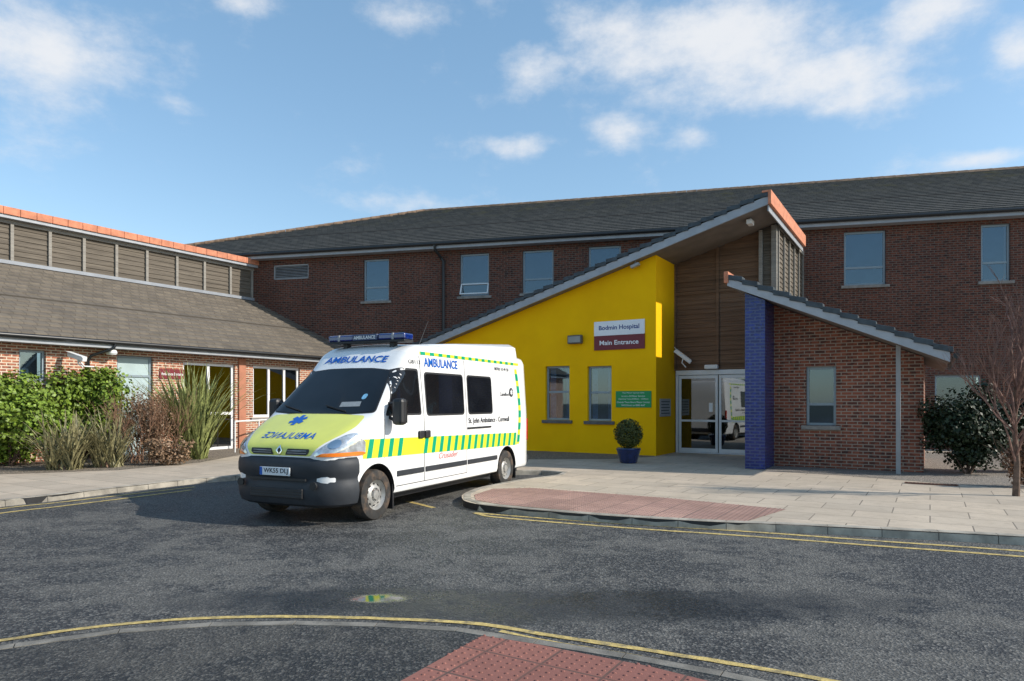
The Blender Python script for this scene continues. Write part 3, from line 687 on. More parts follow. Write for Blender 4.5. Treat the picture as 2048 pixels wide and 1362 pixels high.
M['lens']=nmat('clear_lens',(.52,.56,.60),.08,metal=.55,var=.35,vs=9,coat=1)
M['bluel']=nmat('blue_lens',(.004,.02,.15),.12,var=.3,vs=20,coat=1)
M['redl']=nmat('red_lens',(.5,.01,.01),.15,var=.1,coat=1)
YV=6.12
def itp(tab,y):
    for (a,*p),(b,*q) in zip(tab,tab[1:]):
        if y<=b:
            t=0 if b==a else max(0,(y-a)/(b-a)); return [u+(w-u)*t for u,w in zip(p,q)]
    return list(tab[-1][1:])
# y: ztop, halfwidth, rcx, rcz, tumble
T=[(.02,.98,.58,.14,.07,0),(.035,1.02,.68,.20,.09,0),(.07,1.06,.76,.25,.11,0),(.13,1.10,.83,.28,.12,0),(.24,1.165,.89,.32,.13,0),(.38,1.24,.93,.34,.13,0),(.52,1.315,.955,.34,.13,0),(.68,1.40,.97,.34,.12,0),(.80,1.455,.975,.34,.10,0),(.84,1.485,.978,.33,.10,.02),
(.95,1.59,.98,.33,.13,.04),(1.1,1.735,.98,.34,.17,.08),(1.3,1.925,.98,.34,.20,.13),(1.5,2.11,.98,.34,.22,.16),(1.6,2.205,.98,.32,.21,.16),(1.72,2.33,.98,.28,.19,.15),(1.84,2.435,.98,.26,.17,.13),(1.98,2.505,.98,.24,.16,.12),(2.15,2.545,.98,.22,.15,.10),(2.5,2.565,.98,.18,.13,.08),(3.0,2.565,.98,.16,.12,.07),(5.7,2.565,.98,.16,.12,.07),(5.95,2.55,.975,.16,.12,.07),(6.07,2.50,.95,.16,.12,.07),(YV,2.42,.91,.15,.12,.07)]
ys=sorted(set([t[0] for t in T]+[.03+ i*.1 for i in range(1,24)]+[2.5+.25*i for i in range(14)]))
rings=[]
for y in ys:
    zt,Wd,rcx,rcz,tb=itp(T,y); zb=.30 if y>.5 else .36
    sd=lambda z:Wd-tb*max(0,min(1,(z-1.35)/1.1))+.0
    hp=[(0,zb),(Wd-.08,zb),(Wd-.02,zb+.03)]
    zc=zt-rcz
    for i in range(9):
        z=zb+.09+(zc-zb-.09)*i/8; hp.append((sd(z),z))
    xs=sd(zc)
    for i in range(1,11):
        t=math.pi/2*i/10; e_=.85; hp.append((xs-rcx+rcx*max(0,math.cos(t))**e_,zc+rcz*math.sin(t)**e_))
    xe=hp[-1][0]
    for k in (.66,.33): hp.append((xe*k,zt+.02*(1-k*k)))
    hp.append((0,zt+.022))
    ring=[Vector((x,y,z)) for x,z in hp]+[Vector((-x,y,z)) for x,z in reversed(hp[1:-1])]
    rings.append(ring)
n=len(rings[0]); vs=[v for r_ in rings for v in r_]; fs=[]
for i in range(len(rings)-1):
    for k in range(n): fs.append((i*n+k,i*n+(k+1)%n,(i+1)*n+(k+1)%n,(i+1)*n+k))
fs.append(tuple(range(n-1,-1,-1))); fs.append(tuple((len(rings)-1)*n+k for k in range(n)))
body=mk('body',vs,fs,'paint',van,True)
bvh=BVHTree.FromPolygons([tuple(v) for v in vs],fs)
WY=(.85,5.05); WR=.35
cuts=[]
for y in WY:
    for sx in (-1,1):
        b=MB().lathe([(0,-.3),(.415,-.3),(.415,.3),(0,.3)],40,Matrix.Translation((sx*.93,y,WR+.02))@Matrix.Rotation(R(90),4,'Y')); cuts.append(b.build('cut','black',van))
bpy.context.view_layer.update()
for c in cuts:
    m=body.modifiers.new('c','BOOLEAN'); m.operation='DIFFERENCE'; m.object=c; m.solver='EXACT'
dg=bpy.context.evaluated_depsgraph_get(); dg.update()
nm=bpy.data.meshes.new_from_object(body.evaluated_get(dg)); body.modifiers.clear(); body.data=nm
for c in cuts: bpy.data.objects.remove(c)
if len(nm.materials)<2: nm.materials.append(M['black'])
nm.materials[0]=M['paint']; nm.materials[1]=M['black']
for p in nm.polygons:
    c=p.center; p.material_index=0
    for y in WY:
        if (c.y-y)**2+(c.z-WR-.02)**2<.418**2 and abs(c.x)<.973 and p.normal.x*c.x<=.9*abs(c.x) : p.material_index=1
nm.polygons.foreach_set('use_smooth',[True]*len(nm.polygons)); nm.set_sharp_from_angle(angle=R(35))
wl=Matrix.Translation((O.x,O.y,0))@Matrix.Rotation(VANG,4,'Z'); wli=wl.inverted()
def hit(px,py):
    o=wli@Vector((0,0,CH))
    for k in range(60):
        d=(wli.to_3x3()@ray(px,py+k)).normalized()
        l,nn,_,_=bvh.ray_cast(o,d)
        if l is not None: return l
    for k in range(60):
        d=(wli.to_3x3()@ray(px-k,py)).normalized()
        l,nn,_,_=bvh.ray_cast(o,d)
        if l is not None: return l
def roundp(pts,r,n=4):
    out=[]; m=len(pts)
    for i in range(m):
        p=Vector(pts[i]); a=Vector(pts[i-1])-p; b=Vector(pts[(i+1)%m])-p
        rr=min(r,a.length*.45,b.length*.45); A=p+a.normalized()*rr; B=p+b.normalized()*rr
        for k in range(n+1):
            t=k/n; out.append(A*(1-t)**2+p*2*t*(1-t)+B*t*t)
    return out
def conform(bm,proj,off,step,sgn=1):
    xs=[v.co.x for v in bm.verts]; yy=[v.co.y for v in bm.verts]
    for ax,lo,hi in ((0,min(xs),max(xs)),(1,min(yy),max(yy))):
        t=lo+step
        while t<hi-1e-4:
            co=[0,0,0]; no=[0,0,0]; co[ax]=t; no[ax]=1
            bmesh.ops.bisect_plane(bm,geom=bm.verts[:]+bm.edges[:]+bm.faces[:],dist=1e-5,plane_co=co,plane_no=no); t+=step
    bad=[]
    for v in bm.verts:
        a,b=v.co.x,v.co.y
        if proj=='side': o,d=Vector((3*sgn,a,b)),Vector((-sgn,0,0))
        elif proj=='front': o,d=Vector((a*sgn,-2,b)),Vector((0,1,0))
        elif proj=='rear': o,d=Vector((a,9,b)),Vector((0,-1,0))
        l,nn,_,_=bvh.ray_cast(o,d)
        if l is None: bad.append(v); continue
        if nn.dot(d)>0: nn=-nn
        v.co=l+nn*off
    if bad: bmesh.ops.delete(bm,geom=bad,context='VERTS')
def decal(name,poly,proj,mat,parent=van,off=.004,step=.05,sgn=1):
    bm=bmesh.new(); bm.faces.new([bm.verts.new((p[0],p[1],0)) for p in poly]); conform(bm,proj,off,step,sgn)
    return bm_obj(name,bm,mat,parent,True)
def dtext(s,a,b,w,h,proj,mat,off=.005,bold=0,mirror=False,sgn=1,shear=0,parent=van,yaw=0):
    bm=text_bm(s,w,h,bold,shear)
    for v in bm.verts: v.co=Vector((a+(-v.co.x if mirror else v.co.x),b+v.co.y+yaw*v.co.x*v.co.x,0))
    if mirror: bmesh.ops.reverse_faces(bm,faces=bm.faces)
    conform(bm,proj,off,.08,sgn); return bm_obj('lettering',bm,mat,parent)
def rect_(a,b,c,d): return [(a,c),(b,c),(b,d),(a,d)]
ws=[(-.90,1.50),(-.5,1.475),(0,1.47),(.5,1.475),(.90,1.50),(.735,2.10),(.4,2.135),(0,2.14),(-.4,2.135),(-.735,2.10)]
decal('windscreen_seal',roundp([(x*1.025,1.8+(z-1.8)*1.05) for x,z in ws],.05),'front','black',off=.003)
o=decal('windscreen',roundp(ws,.05),'front','vanglass',off=.007)
decal('dashboard_paper',[(.28,1.56),(.62,1.57),(.60,1.64),(.27,1.63)],'front',nmat('paper',(.28,.30,.31),.6,var=.1,vs=30),o,off=.010)
decal('tax_disc',roundp([(.56,1.67),(.64,1.67),(.64,1.75),(.56,1.75)],.04),'front',nmat('disc',(.2,.45,.65),.5,var=.2,vs=30),o,off=.010)
zb0=lambda y:.87-.017*(y-.55)
zb1=lambda y:1.13-.021*(y-.55)
for sx in (1,-1):
    dw=[(1.08,1.47),(1.97,1.47),(1.97,2.12),(1.62,2.12),(1.45,2.05)]
    decal('window_seal',roundp([(1.04,1.44),(2.0,1.44),(2.0,2.15),(1.60,2.155),(1.42,2.07)],.05),'side','black',off=.003,sgn=sx)
    decal('cab_window',roundp(dw,.05),'side','vanglass',off=.007,sgn=sx)
    for (a,b_) in ((2.17,3.33),(3.52,4.42)):
        decal('window_seal',roundp(rect_(a-.03,b_+.03,1.42,2.11),.08),'side','black',off=.003,sgn=sx)
        decal('side_window',roundp(rect_(a,b_,1.45,2.08),.07),'side','vanglass',off=.007,sgn=sx)
    for (a,z0_,z1_) in ((2.06,.42,2.36),(3.43,.42,2.36),(1.02,.85,1.40)):
        decal('door_seam',rect_(a-.006,a+.006,z0_,z1_),'side','black',off=.0025,sgn=sx,step=.1)
    decal('door_seam',rect_(1.3,3.43,.415,.425),'side','black',off=.0025,sgn=sx,step=.1)
    decal('yellow_stripe',[(.55,zb0(.55)),(5.5,zb0(5.5)),(5.5,zb1(5.5)),(.55,zb1(.55))],'side','hiyel',off=.004,sgn=sx,step=.12)
    y=.62
    while y<5.35:
        if not (1.55<y<1.98):
            decal('green_stripe',[(y,zb0(y)),(y+.10,zb0(y)),(y+.16,zb1(y)),(y+.06,zb1(y))],'side','higreen',off=.0065,sgn=sx,step=.3)
        y+=.235
    y=2.10
    decal('roof_stripe',rect_(2.08,5.72,2.375,2.425),'side','hiyel',off=.004,sgn=sx,step=.3)
    while y<5.6:
        decal('roof_check',rect_(y,y+.12,2.375,2.425),'side','higreen',off=.0065,sgn=sx,step=.3); y+=.25
    cur=lambda z:5.56+.10*math.sin((z-.8)/1.5*math.pi)
    decal('rear_stripe',[(cur(.8+.1*k)-.05,.8+.1*k) for k in range(16)]+[(cur(.8+.1*k)+.06,.8+.1*k) for k in range(15,-1,-1)],'side','hiyel',off=.0045,sgn=sx,step=.3)
    for k in range(6):
        z=.84+k*.245; decal('rear_check',[(cur(z)-.05,z),(cur(z)+.06,z),(cur(z+.14)+.06,z+.14),(cur(z+.14)-.05,z+.14)],'side','higreen',off=.007,sgn=sx,step=.3)
    for (a,b_) in ((1.32,2.03),(2.09,3.40),(3.46,4.60)):
        MB().box(.978 if sx>0 else -1.0,1.0 if sx>0 else -.978,a,b_,.56,.64).build('rubbing_strip','bumper',van,bevel=.008)
    MB().box(.978 if sx>0 else -.995,.995 if sx>0 else -.978,3.45,4.35,1.17,1.20).build('door_rail','black',van)
    for a in (1.95,2.13):
        MB().box(.978 if sx>0 else -1.02,1.02 if sx>0 else -.978,a-.07,a+.07,1.08,1.20).build('door_handle','black',van,bevel=.02)
dtext('AMBULANCE',2.68,2.265,1.02,.145,'side','vblue',bold=.02,off=.006)
dtext('GB113',1.93,2.255,.30,.06,'side','ink',bold=.01)
dtext('St. John Ambulance - Cornwall',4.32,1.30,1.66,.125,'side','ink',bold=.012,off=.006)
dtext('Camelford',5.0,1.79,.42,.07,'side','ink',bold=.01)
dtext('08700 10 49 50',4.92,2.27,.62,.06,'side','ink',bold=.01)
dtext('Crusader',2.80,.775,.62,.095,'side','red_ink',shear=.3,bold=.0,off=.006)
BY,BZ=5.30,1.83
cp=[(BY+.09*math.cos(k*.5236),BZ+.09*math.sin(k*.5236)) for k in range(12)]
bd_=decal('round_badge',cp,'side','ink',off=.009,step=.2)
decal('badge_star',[(BY+(.07 if k%2 else .03)*math.cos(k*math.pi/8),BZ+(.07 if k%2 else .03)*math.sin(k*math.pi/8)) for k in range(16)],'side','white',bd_,off=.012,step=.2)
bp=[(-.52,.925),(.52,.925),(.60,1.02),(.68,1.11),(.79,1.21),(.855,1.30),(.84,1.41),(.80,1.445),(.4,1.462),(0,1.466),(-.4,1.462),(-.80,1.445),(-.84,1.41),(-.855,1.30),(-.79,1.21),(-.68,1.11),(-.60,1.02)]
bn=decal('bonnet',roundp(bp,.03,2),'front','bonnet',off=.005,step=.04)
for sx in (-1,1):
    g1=decal('grille_slot',roundp([(.10*sx,.935),(.46*sx,.935),(.50*sx,.97),(.50*sx,1.015),(.14*sx,1.015)],.012,2),'front','black',off=.011)
    for k in (.962,.99): decal('grille_bar',rect_(min(.14*sx,.46*sx),max(.14*sx,.46*sx),k-.004,k+.004),'front','grey',g1,off=.015)
    hp=[(.57,.925),(.63,1.0),(.73,1.11),(.84,1.20),(.93,1.225),(.962,1.12),(.962,.925)]
    hl=decal('headlight',roundp(hp,.03,2),'front','lens',off=.010,step=.03,sgn=sx)
    decal('indicator',roundp([(.60,.922),(.962,.922),(.962,.975),(.70,.965)],.02,2),'front','amber',off=.016,step=.03,sgn=sx)
    l=[(.80+.065*math.cos(k*.52),1.075+.055*math.sin(k*.52)) for k in range(12)]
    decal('reflector',l,'front','chrome',hl,off=.018,step=.03,sgn=sx)
d1=[(0,.925),(.055,.99),(0,1.055),(-.055,.99)]; bd=decal('badge_diamond',d1,'front','chrome',off=.018); decal('badge_centre',[(0,.955),(.028,.99),(0,1.025),(-.028,.99)],'front','black',bd,off=.021)
def front_t(s,x0,y0,x1,y1,mat,hk=1,**k):
    a=hit(x0,(y0+y1)/2); b=hit(x1,(y0+y1)/2); c=hit((x0+x1)/2,y0); d=hit((x0+x1)/2,y1)
    return dtext(s,(a.x+b.x)/2,(c.z+d.z)/2,b.x-a.x,max(.05,c.z-d.z)*hk,'front',mat,**k)
front_t('AMBULANCE',528,865,634,879,'vblue',hk=.9,bold=.012,mirror=True,off=.010)
dtext('AMBULANCE',-.02,2.30,1.18,.105,'front','vblue',bold=.02,off=.008,yaw=-.03)
a=hit(597,841)
star=[]
for i in range(6):
    th=i*math.pi/3+math.pi/2; ww=.072; rr=.135
    q=th-math.pi/6; star.append((ww*math.cos(q),ww*math.sin(q)))
    for s_ in (-1,1): star.append((rr*math.cos(th)+s_*(ww/2)*(-math.sin(th)),rr*math.sin(th)+s_*(ww/2)*math.cos(th)))
star=[(a.x+p[0],a.z+p[1]*.5) for p in star]
decal('star_emblem',star,'front','vblue',off=.010)
half=[(0,-.055),(.3,-.05),(.52,-.03),(.68,.01),(.80,.07),(.89,.15),(.945,.25),(.98,.35),(.99,.44)]
plan=[Vector((-x,y,0)) for x,y in reversed(half[1:])]+[Vector((x,y,0)) for x,y in half]
prof=[(.25,.12),(.29,.04),(.36,.015),(.46,.0),(.56,.01),(.60,.03),(.64,.03),(.70,.0),(.80,.0),(.87,.015),(.905,.05),(.915,.14)]
vs=[];m=len(plan)
for i,p in enumerate(plan):
    d=(plan[min(i+1,m-1)]-plan[max(i-1,0)]).normalized(); nn=Vector((-d.y,d.x,0))
    for z,ins in prof:
        vs.append(p+nn*ins+Vector((0,0,z)))
k=len(prof)
bo=mk('bumper',vs,[(i*k+j,(i+1)*k+j,(i+1)*k+j+1,i*k+j+1) for i in range(m-1) for j in range(k-1)],'bumper',van,True)
MB().box(-.45,.45,-.062,-.03,.37,.50).build('lower_intake','black',bo,bevel=.01)
for i in range(3): MB().box(-.44,.44,-.068,-.05,.395+i*.035,.405+i*.035).build('intake_bar','bumper',bo)
MB().box(-.50,.50,-.060,-.03,.605,.635).build('bumper_groove','black',bo)
for sx in (-1,1): MB().lathe([(0,0),(.05,0),(.055,.03),(0,.03)],16,Matrix.Translation((sx*.63,-.03,.55))@Matrix.Rotation(R(90),4,'X')).build('fog_light','black',bo,True)
pl=MB().box(-.26,.26,-.078,-.064,.665,.775).build('number_plate',nmat('plate_white',(.72,.74,.76),.4,var=.02),van,bevel=.004)
bm=text_bm('WK55 DLJ',.42,.08,.02)
for v in bm.verts: v.co=Vector((v.co.x+.02,-.0795,.72+v.co.y))
bm_obj('lettering',bm,'ink',pl)
MB().box(-.26,-.215,-.0795,-.0783,.667,.773).build('plate_band','vblue',pl)
def wheel(y,sx):
    Mx=Matrix.Translation((sx*.86,y,WR))@Matrix.Rotation(R(90)*sx,4,'Y')
    t=MB().lathe([(.205,-.11),(.30,-.115),(.338,-.10),(.35,-.06),(.35,.06),(.338,.10),(.30,.115),(.215,.11),(.205,.09),(.205,-.09)],48,Mx,True).build('wheel','rubber',van,True)
    MB().lathe([(.21,.105),(.205,.09),(.19,.07),(.18,.04),(.165,.035),(.13,.075),(.095,.085),(.085,.06),(.07,.06),(.06,.10),(.0,.105)],40,Mx).build('rim','steel',t,True)
    for k in range(10):
        a=k*math.pi/5; MB().lathe([(0,.0),(.018,.0),(.018,.012),(0,.012)],10,Mx@Matrix.Translation((.145*math.cos(a),.145*math.sin(a),.053))).build('rim_hole','black',t)
    for k in range(5):
        a=k*math.pi*.4; MB().lathe([(0,.0),(.012,.0),(.012,.03),(0,.03)],6,Mx@Matrix.Translation((.078*math.cos(a),.078*math.sin(a),.06))).build('wheel_nut','chrome',t)
for y in WY:
    for sx in (1,-1): wheel(y,sx)
MB().box(.70,.96,1.24,1.27,.10,.45).build('mud_flap','black',van); MB().box(.70,.96,5.48,5.51,.12,.45).build('mud_flap','black',van)
MB().box(-.8,.8,.5,5.9,.22,.32).build('underbody','black',van)
for sx in (1,-1):
    mo=MB().box(-.09,.09,-.07,.09,-.19,.19,Matrix.Translation((sx*1.15,1.13,1.50))).build('mirror','black',van,bevel=.05)
    MB().tube([(sx*.97,1.15,1.42),(sx*1.1,1.13,1.36)],.025,8).build('mirror_arm','black',mo,True)
    MB().tube([(sx*.95,1.15,1.62),(sx*1.1,1.13,1.62)],.02,8).build('mirror_arm','black',mo,True)
    MB().box(-.075,.075,.091,.096,-.16,.16,Matrix.Translation((sx*1.15,1.13,1.50))).build('mirror_glass','chrome',mo)
for sx in (-.35,.45):
    l=[]
    for t in (0,.5,1):
        xx=sx-.45*t*.9; zz=1.50+.08*t
        h_,nn,_,_=bvh.ray_cast(Vector((xx,-2,zz)),Vector((0,1,0))); l.append(h_-Vector((0,.025,-.01)))
    MB().tube(l,.009,6).build('wiper','black',van)
prs=[(2.35,2.53,.55),(2.6,2.585,.68),(3.6,2.67,.74),(5.0,2.77,.75),(5.85,2.83,.74),(5.98,2.82,.73),(6.02,2.45,.73)]
vs=[]
for y,z,w in prs:
    base=2.46
    vs+=[(-w-.05,y,base),(-w,y,z-.06),(-w+.10,y,z),(0,y,z+.012),(w-.10,y,z),(w,y,z-.06),(w+.05,y,base)]
fs=[(i*7+j,i*7+j+1,(i+1)*7+j+1,(i+1)*7+j) for i in range(len(prs)-1) for j in range(6)]+[tuple(range(7))]
mk('roof_fairing',vs,fs,'paint',van,True)
lb=MB().box(-.74,.74,1.87,2.13,2.575,2.61).build('light_bar','black',van,bevel=.01)
for sx in (-1,1):
    MB().box(min(sx*.24,sx*.74),max(sx*.24,sx*.74),1.87,2.13,2.612,2.71).build('blue_beacon','bluel',lb,bevel=.025)
    MB().box(min(sx*.5,sx*.54),max(sx*.5,sx*.54),1.862,2.138,2.61,2.712).build('beacon_divider','grey',lb,bevel=.01)
    MB().box(sx*.45-.04,sx*.45+.04,1.95,2.05,2.42,2.575).build('bar_foot','black',lb)
MB().box(-.238,.238,1.855,2.14,2.612,2.708).build('centre_sign',nmat('sign_dark',(.03,.05,.12),.3,var=.1),lb,bevel=.01)
bm=text_bm('AMBULANCE',.42,.055,.02)
for v in bm.verts: v.co=Vector((v.co.x,1.851,2.66+v.co.y))
bm_obj('lettering',bm,'white',lb)
MB().tube([(.5,2.6,2.5),(.56,2.85,3.0)],[.008,.003],6).build('aerial','black',van)
MB().box(.90,.955,6.06,6.13,.85,1.30).build('rear_lamp','redl',van,bevel=.01); MB().box(-.955,-.90,6.06,6.13,.85,1.30).build('rear_lamp','redl',van,bevel=.01)
MB().box(-.93,.93,6.08,6.22,.38,.55).build('rear_bumper','bumper',van,bevel=.03)
MB().lathe([(0,0),(.07,0),(.07,.03),(0,.03)],12,Matrix.Translation((.895,5.45,2.27))@Matrix.Rotation(R(90),4,'Y')).build('side_lamp','frame_w',van)
# ---------------------------------------------------------------- plants
def leafmat(name,c,var=.4,rough=.5):
    m,nt,b=newmat(name); g=N(nt,'ShaderNodeTexCoord').outputs['Object']
    f=ramp(nt,noise_(nt,g,14,2),.35,.65); c1=mixc(nt,f,sc3(c,1-var),sc3(c,1+var))
    f=ramp(nt,noise_(nt,g,2.5,2),.35,.65); c1=mixc(nt,math_(nt,'MULTIPLY',f,.5),c1,sc3(c,.6))
    nt.links.new(c1,b.inputs['Base Color']); b.inputs['Roughness'].default_value=rough; b.inputs['Specular IOR Level'].default_value=.35
    return m
L_laurel=leafmat('laurel_leaf',(.17,.25,.03)); L_dark=leafmat('dark_leaf',(.016,.03,.010)); L_phor=leafmat('flax_green',(.26,.29,.10)); L_phor2=leafmat('flax_bronze',(.26,.235,.12)); L_dry=leafmat('dry_stem',(.27,.155,.10)); L_box=leafmat('box_leaf',(.07,.085,.02)); L_bark=leafmat('bark',(.14,.09,.065),.3,.8)
def rdir():
    while True:
        v=Vector((random.uniform(-1,1),random.uniform(-1,1),random.uniform(-1,1)))
        if .1<v.length<1: return v.normalized()
def foliage(b,cen,rad,n,ls,clumps=14,flat=0.1):
    cl=[]
    for i in range(clumps):
        d=rdir(); k=random.uniform(.3,.72)
        cl.append((Vector((d.x*rad[0]*k,d.y*rad[1]*k,d.z*rad[2]*k)),random.uniform(.3,.52)))
    for i in range(n):
        c,r=random.choice(cl); d=rdir(); k=random.random()**.4
        p=cen+c+Vector((d.x*rad[0],d.y*rad[1],d.z*rad[2]))*r*k
        if p.z<.03: continue
        a=(d+rdir()*.8+Vector((0,0,.3))).normalized(); t=a.orthogonal().normalized(); t=(Matrix.Rotation(random.uniform(0,6.28),3,a)@t)
        s=ls*random.uniform(.6,1.3); w=t.cross(a)*s*.38
        b.add([p-t*s*.5,p+w,p+t*s*.5,p-w],[(0,1,2,3)])
def shrub(name,loc,rad,n,ls,mat,label,group=None,stems=8,clumps=20):
    e=empty(name,loc,0,label,'shrub',group); b=MB(); foliage(b,Vector((0,0,rad[2]*.92)),rad,n,ls,clumps); b.build('foliage',mat,e)
    s=MB()
    for i in range(stems):
        a=random.uniform(0,6.28); s.tube([(0.05*math.cos(a),.05*math.sin(a),0),(rad[0]*.4*math.cos(a),rad[1]*.4*math.sin(a),rad[2]*.7),(rad[0]*.5*math.cos(a),rad[1]*.5*math.sin(a),rad[2]*1.2)],[.02,.012,.005],5)
    s.build('stem',L_bark,e); return e
def flax(loc,n,L,mat,label,spread=1.0,w=.045):
    e=empty('flax_plant',loc,0,label,'plant'); b=MB()
    for i in range(n):
        a=random.uniform(0,6.28); l=L*random.uniform(.55,1.1); lean=random.uniform(.1,1.0)*spread; ww=w*random.uniform(.7,1.2)
        p=Vector((random.uniform(-.3,.3),random.uniform(-.22,.22),0)); d=Vector((math.cos(a),math.sin(a),0)); t=Vector((-d.y,d.x,0))
        m=7; th=.08+lean*.5; vs=[]; bend=random.uniform(.2,1.1)*lean
        for k in range(m+1):
            f=k/m; wd=ww*(1-f**3)*.5+.002; vs+=[p-t*wd,p+Vector((0,0,-wd*.5)),p+t*wd]
            ang=th+bend*f*f*1.3; p=p+(d*math.sin(ang)+Vector((0,0,math.cos(ang))))*l/m
            if p.z<.01: p.z=.01
        fs=[]
        for k in range(m): fs+=[(3*k,3*k+1,3*k+4,3*k+3),(3*k+1,3*k+2,3*k+5,3*k+4)]
        b.add(vs,fs)
    mk('leaves',b.v,b.f,mat,e,flip=False)
    MB().lathe([(0,0),(.22,0),(.16,.12),(0,.2)],10).build('crown_base',L_dry,e); return e
def twigs(b,p,d,l,r,depth,spread=.5,up=.15,lim=6):
    n=3; pts=[p]; rs=[r]
    for i in range(n):
        d=(d+rdir()*.16+Vector((0,0,up*.3))).normalized(); p=p+d*l/n; pts.append(p); rs.append(r*(1-.35*(i+1)/n))
    b.tube(pts,rs,5 if r>.01 else 3,cap=False)
    if depth>0:
        for k in range(random.choice((2,3,3)) ):
            q=random.choice(pts[1:]); dd=(d+rdir()*spread*1.3+Vector((0,0,up))).normalized(); twigs(b,q,dd,l*random.uniform(.6,.85),r*.62,depth-1,spread,up)
def gp(px,py): return G(px,py,PZ)
shrub('laurel_shrub',gp(20,932),(1.5,.95,1.25),14000,.105,L_laurel,'large bright green shrub at the left edge before the brick wing')
shrub('laurel_shrub',gp(160,918),(1.45,.9,1.42),15000,.105,L_laurel,'rounded bright green shrub behind the bronze flax at left')
flax(gp(130,939),200,1.35,L_phor2,'bronze spiky flax plant at the front of the left bed',1.3)
flax(gp(215,934),140,1.35,L_phor2,'smaller bronze flax plant leaning against the dry twiggy shrub',1.25)
flax(gp(385,918),330,2.55,L_phor,'tall green spiky flax plant nearest the ambulance',.95,.07)
e=empty('twiggy_shrub',gp(292,925),0,'dry reddish brown twiggy shrub between two flax plants','shrub'); b=MB()
for i in range(50): twigs(b,Vector((random.uniform(-.6,.6),random.uniform(-.4,.4),0)),(rdir()*.4+Vector((0,0,1))).normalized(),.78,.012,3,.5,.22)
b.build('branches',L_dry,e)
b=MB(); foliage(b,Vector((0,0,.9)),(.85,.5,.9),3800,.055); b.build('foliage',leafmat('dry_leaf',(.22,.14,.08)),e)
shrub('low_shrub',gp(330,930),(.8,.4,.42),2600,.06,leafmat('dry_low',(.27,.17,.10)),'low dry brown shrub at the foot of the tall flax')
shrub('dark_shrub',G(1935,948,PZ),(1.08,.7,1.08),15000,.075,L_dark,'dark evergreen shrub against the wall right of the porch',clumps=30)
shrub('dark_shrub',G(2050,945,PZ),(.7,.6,.9),6000,.07,L_dark,'low dark shrub at the right edge behind the bare tree')
e=empty('bare_tree',gp(2032,992),0,'young leafless reddish tree at the right edge of the paving','tree')
b=MB(); b.tube([(0,0,0),(.02,0,.5),(-.01,.02,1.1),(.0,0,1.8)],[.055,.045,.038,.03],8); b.build('trunk',L_bark,e,True)
b=MB()
for i in range(15):
    z=.55+i*.09; a=random.uniform(0,6.28); twigs(b,Vector((0,0,z)),Vector((math.cos(a),math.sin(a),1.5)).normalized(),.72,.019,4,.45,.28)
for q_ in (-.2,.12): twigs(b,Vector((0,0,1.78)),Vector((q_,0,1)).normalized(),.85,.028,4,.4,.25)
b.build('branches',leafmat('twig',(.22,.125,.10),.3,.8),e)
e=empty('dry_hedge',gp(2052,975),0,'brown leafed dry hedge plant at the foot of the bare tree','shrub'); b=MB(); foliage(b,Vector((0,0,.6)),(.45,.4,.62),2600,.05); b.build('foliage',leafmat('beech',(.20,.10,.055)),e)
b=MB()
for i in range(9): twigs(b,Vector((0,0,0)),(rdir()*.5+Vector((0,0,1))).normalized(),.5,.01,2)
b.build('stem',L_bark,e)
e=empty('potted_bush',gp(1257,926),0,'clipped round bush in a dark blue glazed pot before the yellow wall','plant')
MB().lathe([(0,.0),(.19,0),(.22,.03),(.29,.30),(.315,.36),(.30,.385),(.27,.37),(.0,.34)],28).build('pot',nmat('blue_pot',(.01,.02,.09),.15,var=.3,vs=8,coat=.7),e,True)
MB().tube([(0,0,.3),(0.01,0,.55)],.022,8).build('stem',L_bark,e)
b=MB()
for i in range(5200):
    d=rdir(); k=random.random()**.25; p=Vector((d.x*.36,d.y*.36,d.z*.38))*k*(1+.12*noise.noise(d*3)); p.z+=.74
    if p.z<.4: p.x*=.8;p.y*=.8
    a=(d+rdir()*.9).normalized(); t=a.orthogonal().normalized(); s=.035*random.uniform(.7,1.4); w=t.cross(a)*s*.45
    b.add([p-t*s*.5,p+w,p+t*s*.5,p-w],[(0,1,2,3)])
b.build('foliage',L_box,e)
# ---------------------------------------------------------------- light
AZ=R(12); EL=R(32)
S=Vector((math.cos(EL)*math.cos(AZ),-math.cos(EL)*math.sin(AZ),math.sin(EL)))
sl=bpy.data.lights.new('sun','SUN'); sl.energy=5.0; sl.angle=R(.5); sl.color=(1,.93,.82)
so=bpy.data.objects.new('sun',sl); C.objects.link(so); so.rotation_euler=S.to_track_quat('Z','Y').to_euler()
w=bpy.data.worlds.new("World"); sc.world=w; w.use_nodes=True; nt=w.node_tree; bg=nt.nodes['Background']
sk=N(nt,'ShaderNodeTexSky'); sk.sky_type='NISHITA'; sk.sun_disc=False; sk.sun_elevation=EL; sk.sun_rotation=math.atan2(S.x,S.y); sk.air_density=1.0; sk.dust_density=.5; sk.ozone_density=1.5
tc=N(nt,'ShaderNodeTexCoord').outputs['Generated']
s=N(nt,'ShaderNodeSeparateXYZ'); nt.links.new(tc,s.inputs[0])
az=math_(nt,'ARCTAN2',s.outputs[0],s.outputs[1]); el=math_(nt,'ARCSINE',s.outputs[2])
cm=N(nt,'ShaderNodeCombineXYZ'); nt.links.new(az,cm.inputs[0]); nt.links.new(math_(nt,'MULTIPLY',el,1.6),cm.inputs[1])
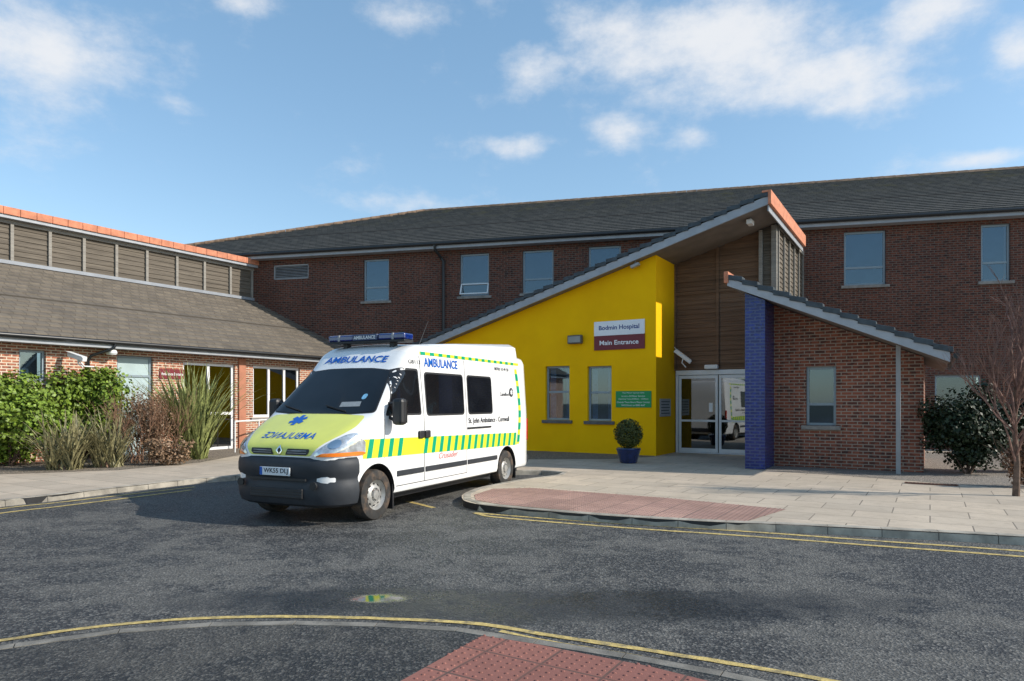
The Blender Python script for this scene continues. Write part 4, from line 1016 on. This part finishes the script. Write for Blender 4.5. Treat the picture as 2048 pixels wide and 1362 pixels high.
n1=noise_(nt,cm.outputs[0],7.0,9,.62)
blobs=[(90,110,260,80,.95),(1420,90,300,90,1.0),(1600,160,250,55,.8),(1700,190,170,35,.7),(1070,130,75,45,.8),(1030,288,85,22,.8),(1240,265,70,40,.7),(1180,310,50,20,.5),(1860,25,150,50,.9),(2040,90,70,60,.9),(1960,318,90,18,.9),(335,200,70,24,.6),(870,410,150,24,.6),(490,10,80,20,.7),(830,25,100,30,.55),(960,20,80,40,.5),(1390,275,50,22,.5),(-300,100,250,100,.8),(2300,200,200,100,.8)]
acc=None
for (px,py,rx,ry,am) in blobs:
    a0=math.atan((px-1024)/F); e0=math.atan((H-py)/F*math.cos(a0)); ra=rx/F*math.cos(a0)**2; re=ry/F*math.cos(a0)
    dx=math_(nt,'DIVIDE',math_(nt,'SUBTRACT',az,a0),ra); dy=math_(nt,'DIVIDE',math_(nt,'SUBTRACT',el,e0),re)
    d=math_(nt,'ADD',math_(nt,'MULTIPLY',dx,dx),math_(nt,'MULTIPLY',dy,dy))
    g=math_(nt,'MULTIPLY',math_(nt,'EXPONENT',math_(nt,'MULTIPLY',d,-.9)),am)
    acc=g if acc is None else math_(nt,'MAXIMUM',acc,g)
cl=math_(nt,'ADD',math_(nt,'MULTIPLY',acc,.42),n1)
cl=ramp(nt,cl,.55,.98)
sky1=mixc(nt,1.0,sk.outputs[0],(1.28,1.25,1.16),'MULTIPLY'); sky1=mixc(nt,1.0,sky1,(.42,1.05,1.70),'ADD')
col=mixc(nt,math_(nt,'MULTIPLY',cl,.9),sky1,(6.9,7.0,7.2))
nt.links.new(col,bg.inputs[0]); bg.inputs[1].default_value=.128
cam=bpy.data.cameras.new('camera'); cam.sensor_width=36; cam.lens=F/2048*36; cam.shift_y=(H-681)/2048; cam.clip_end=3000
co=bpy.data.objects.new('camera',cam); C.objects.link(co); co.location=(0,0,CH); co.rotation_euler=(R(90),0,0); sc.camera=co
sc.view_settings.view_transform='Standard'; sc.view_settings.look='None'; sc.view_settings.exposure=0
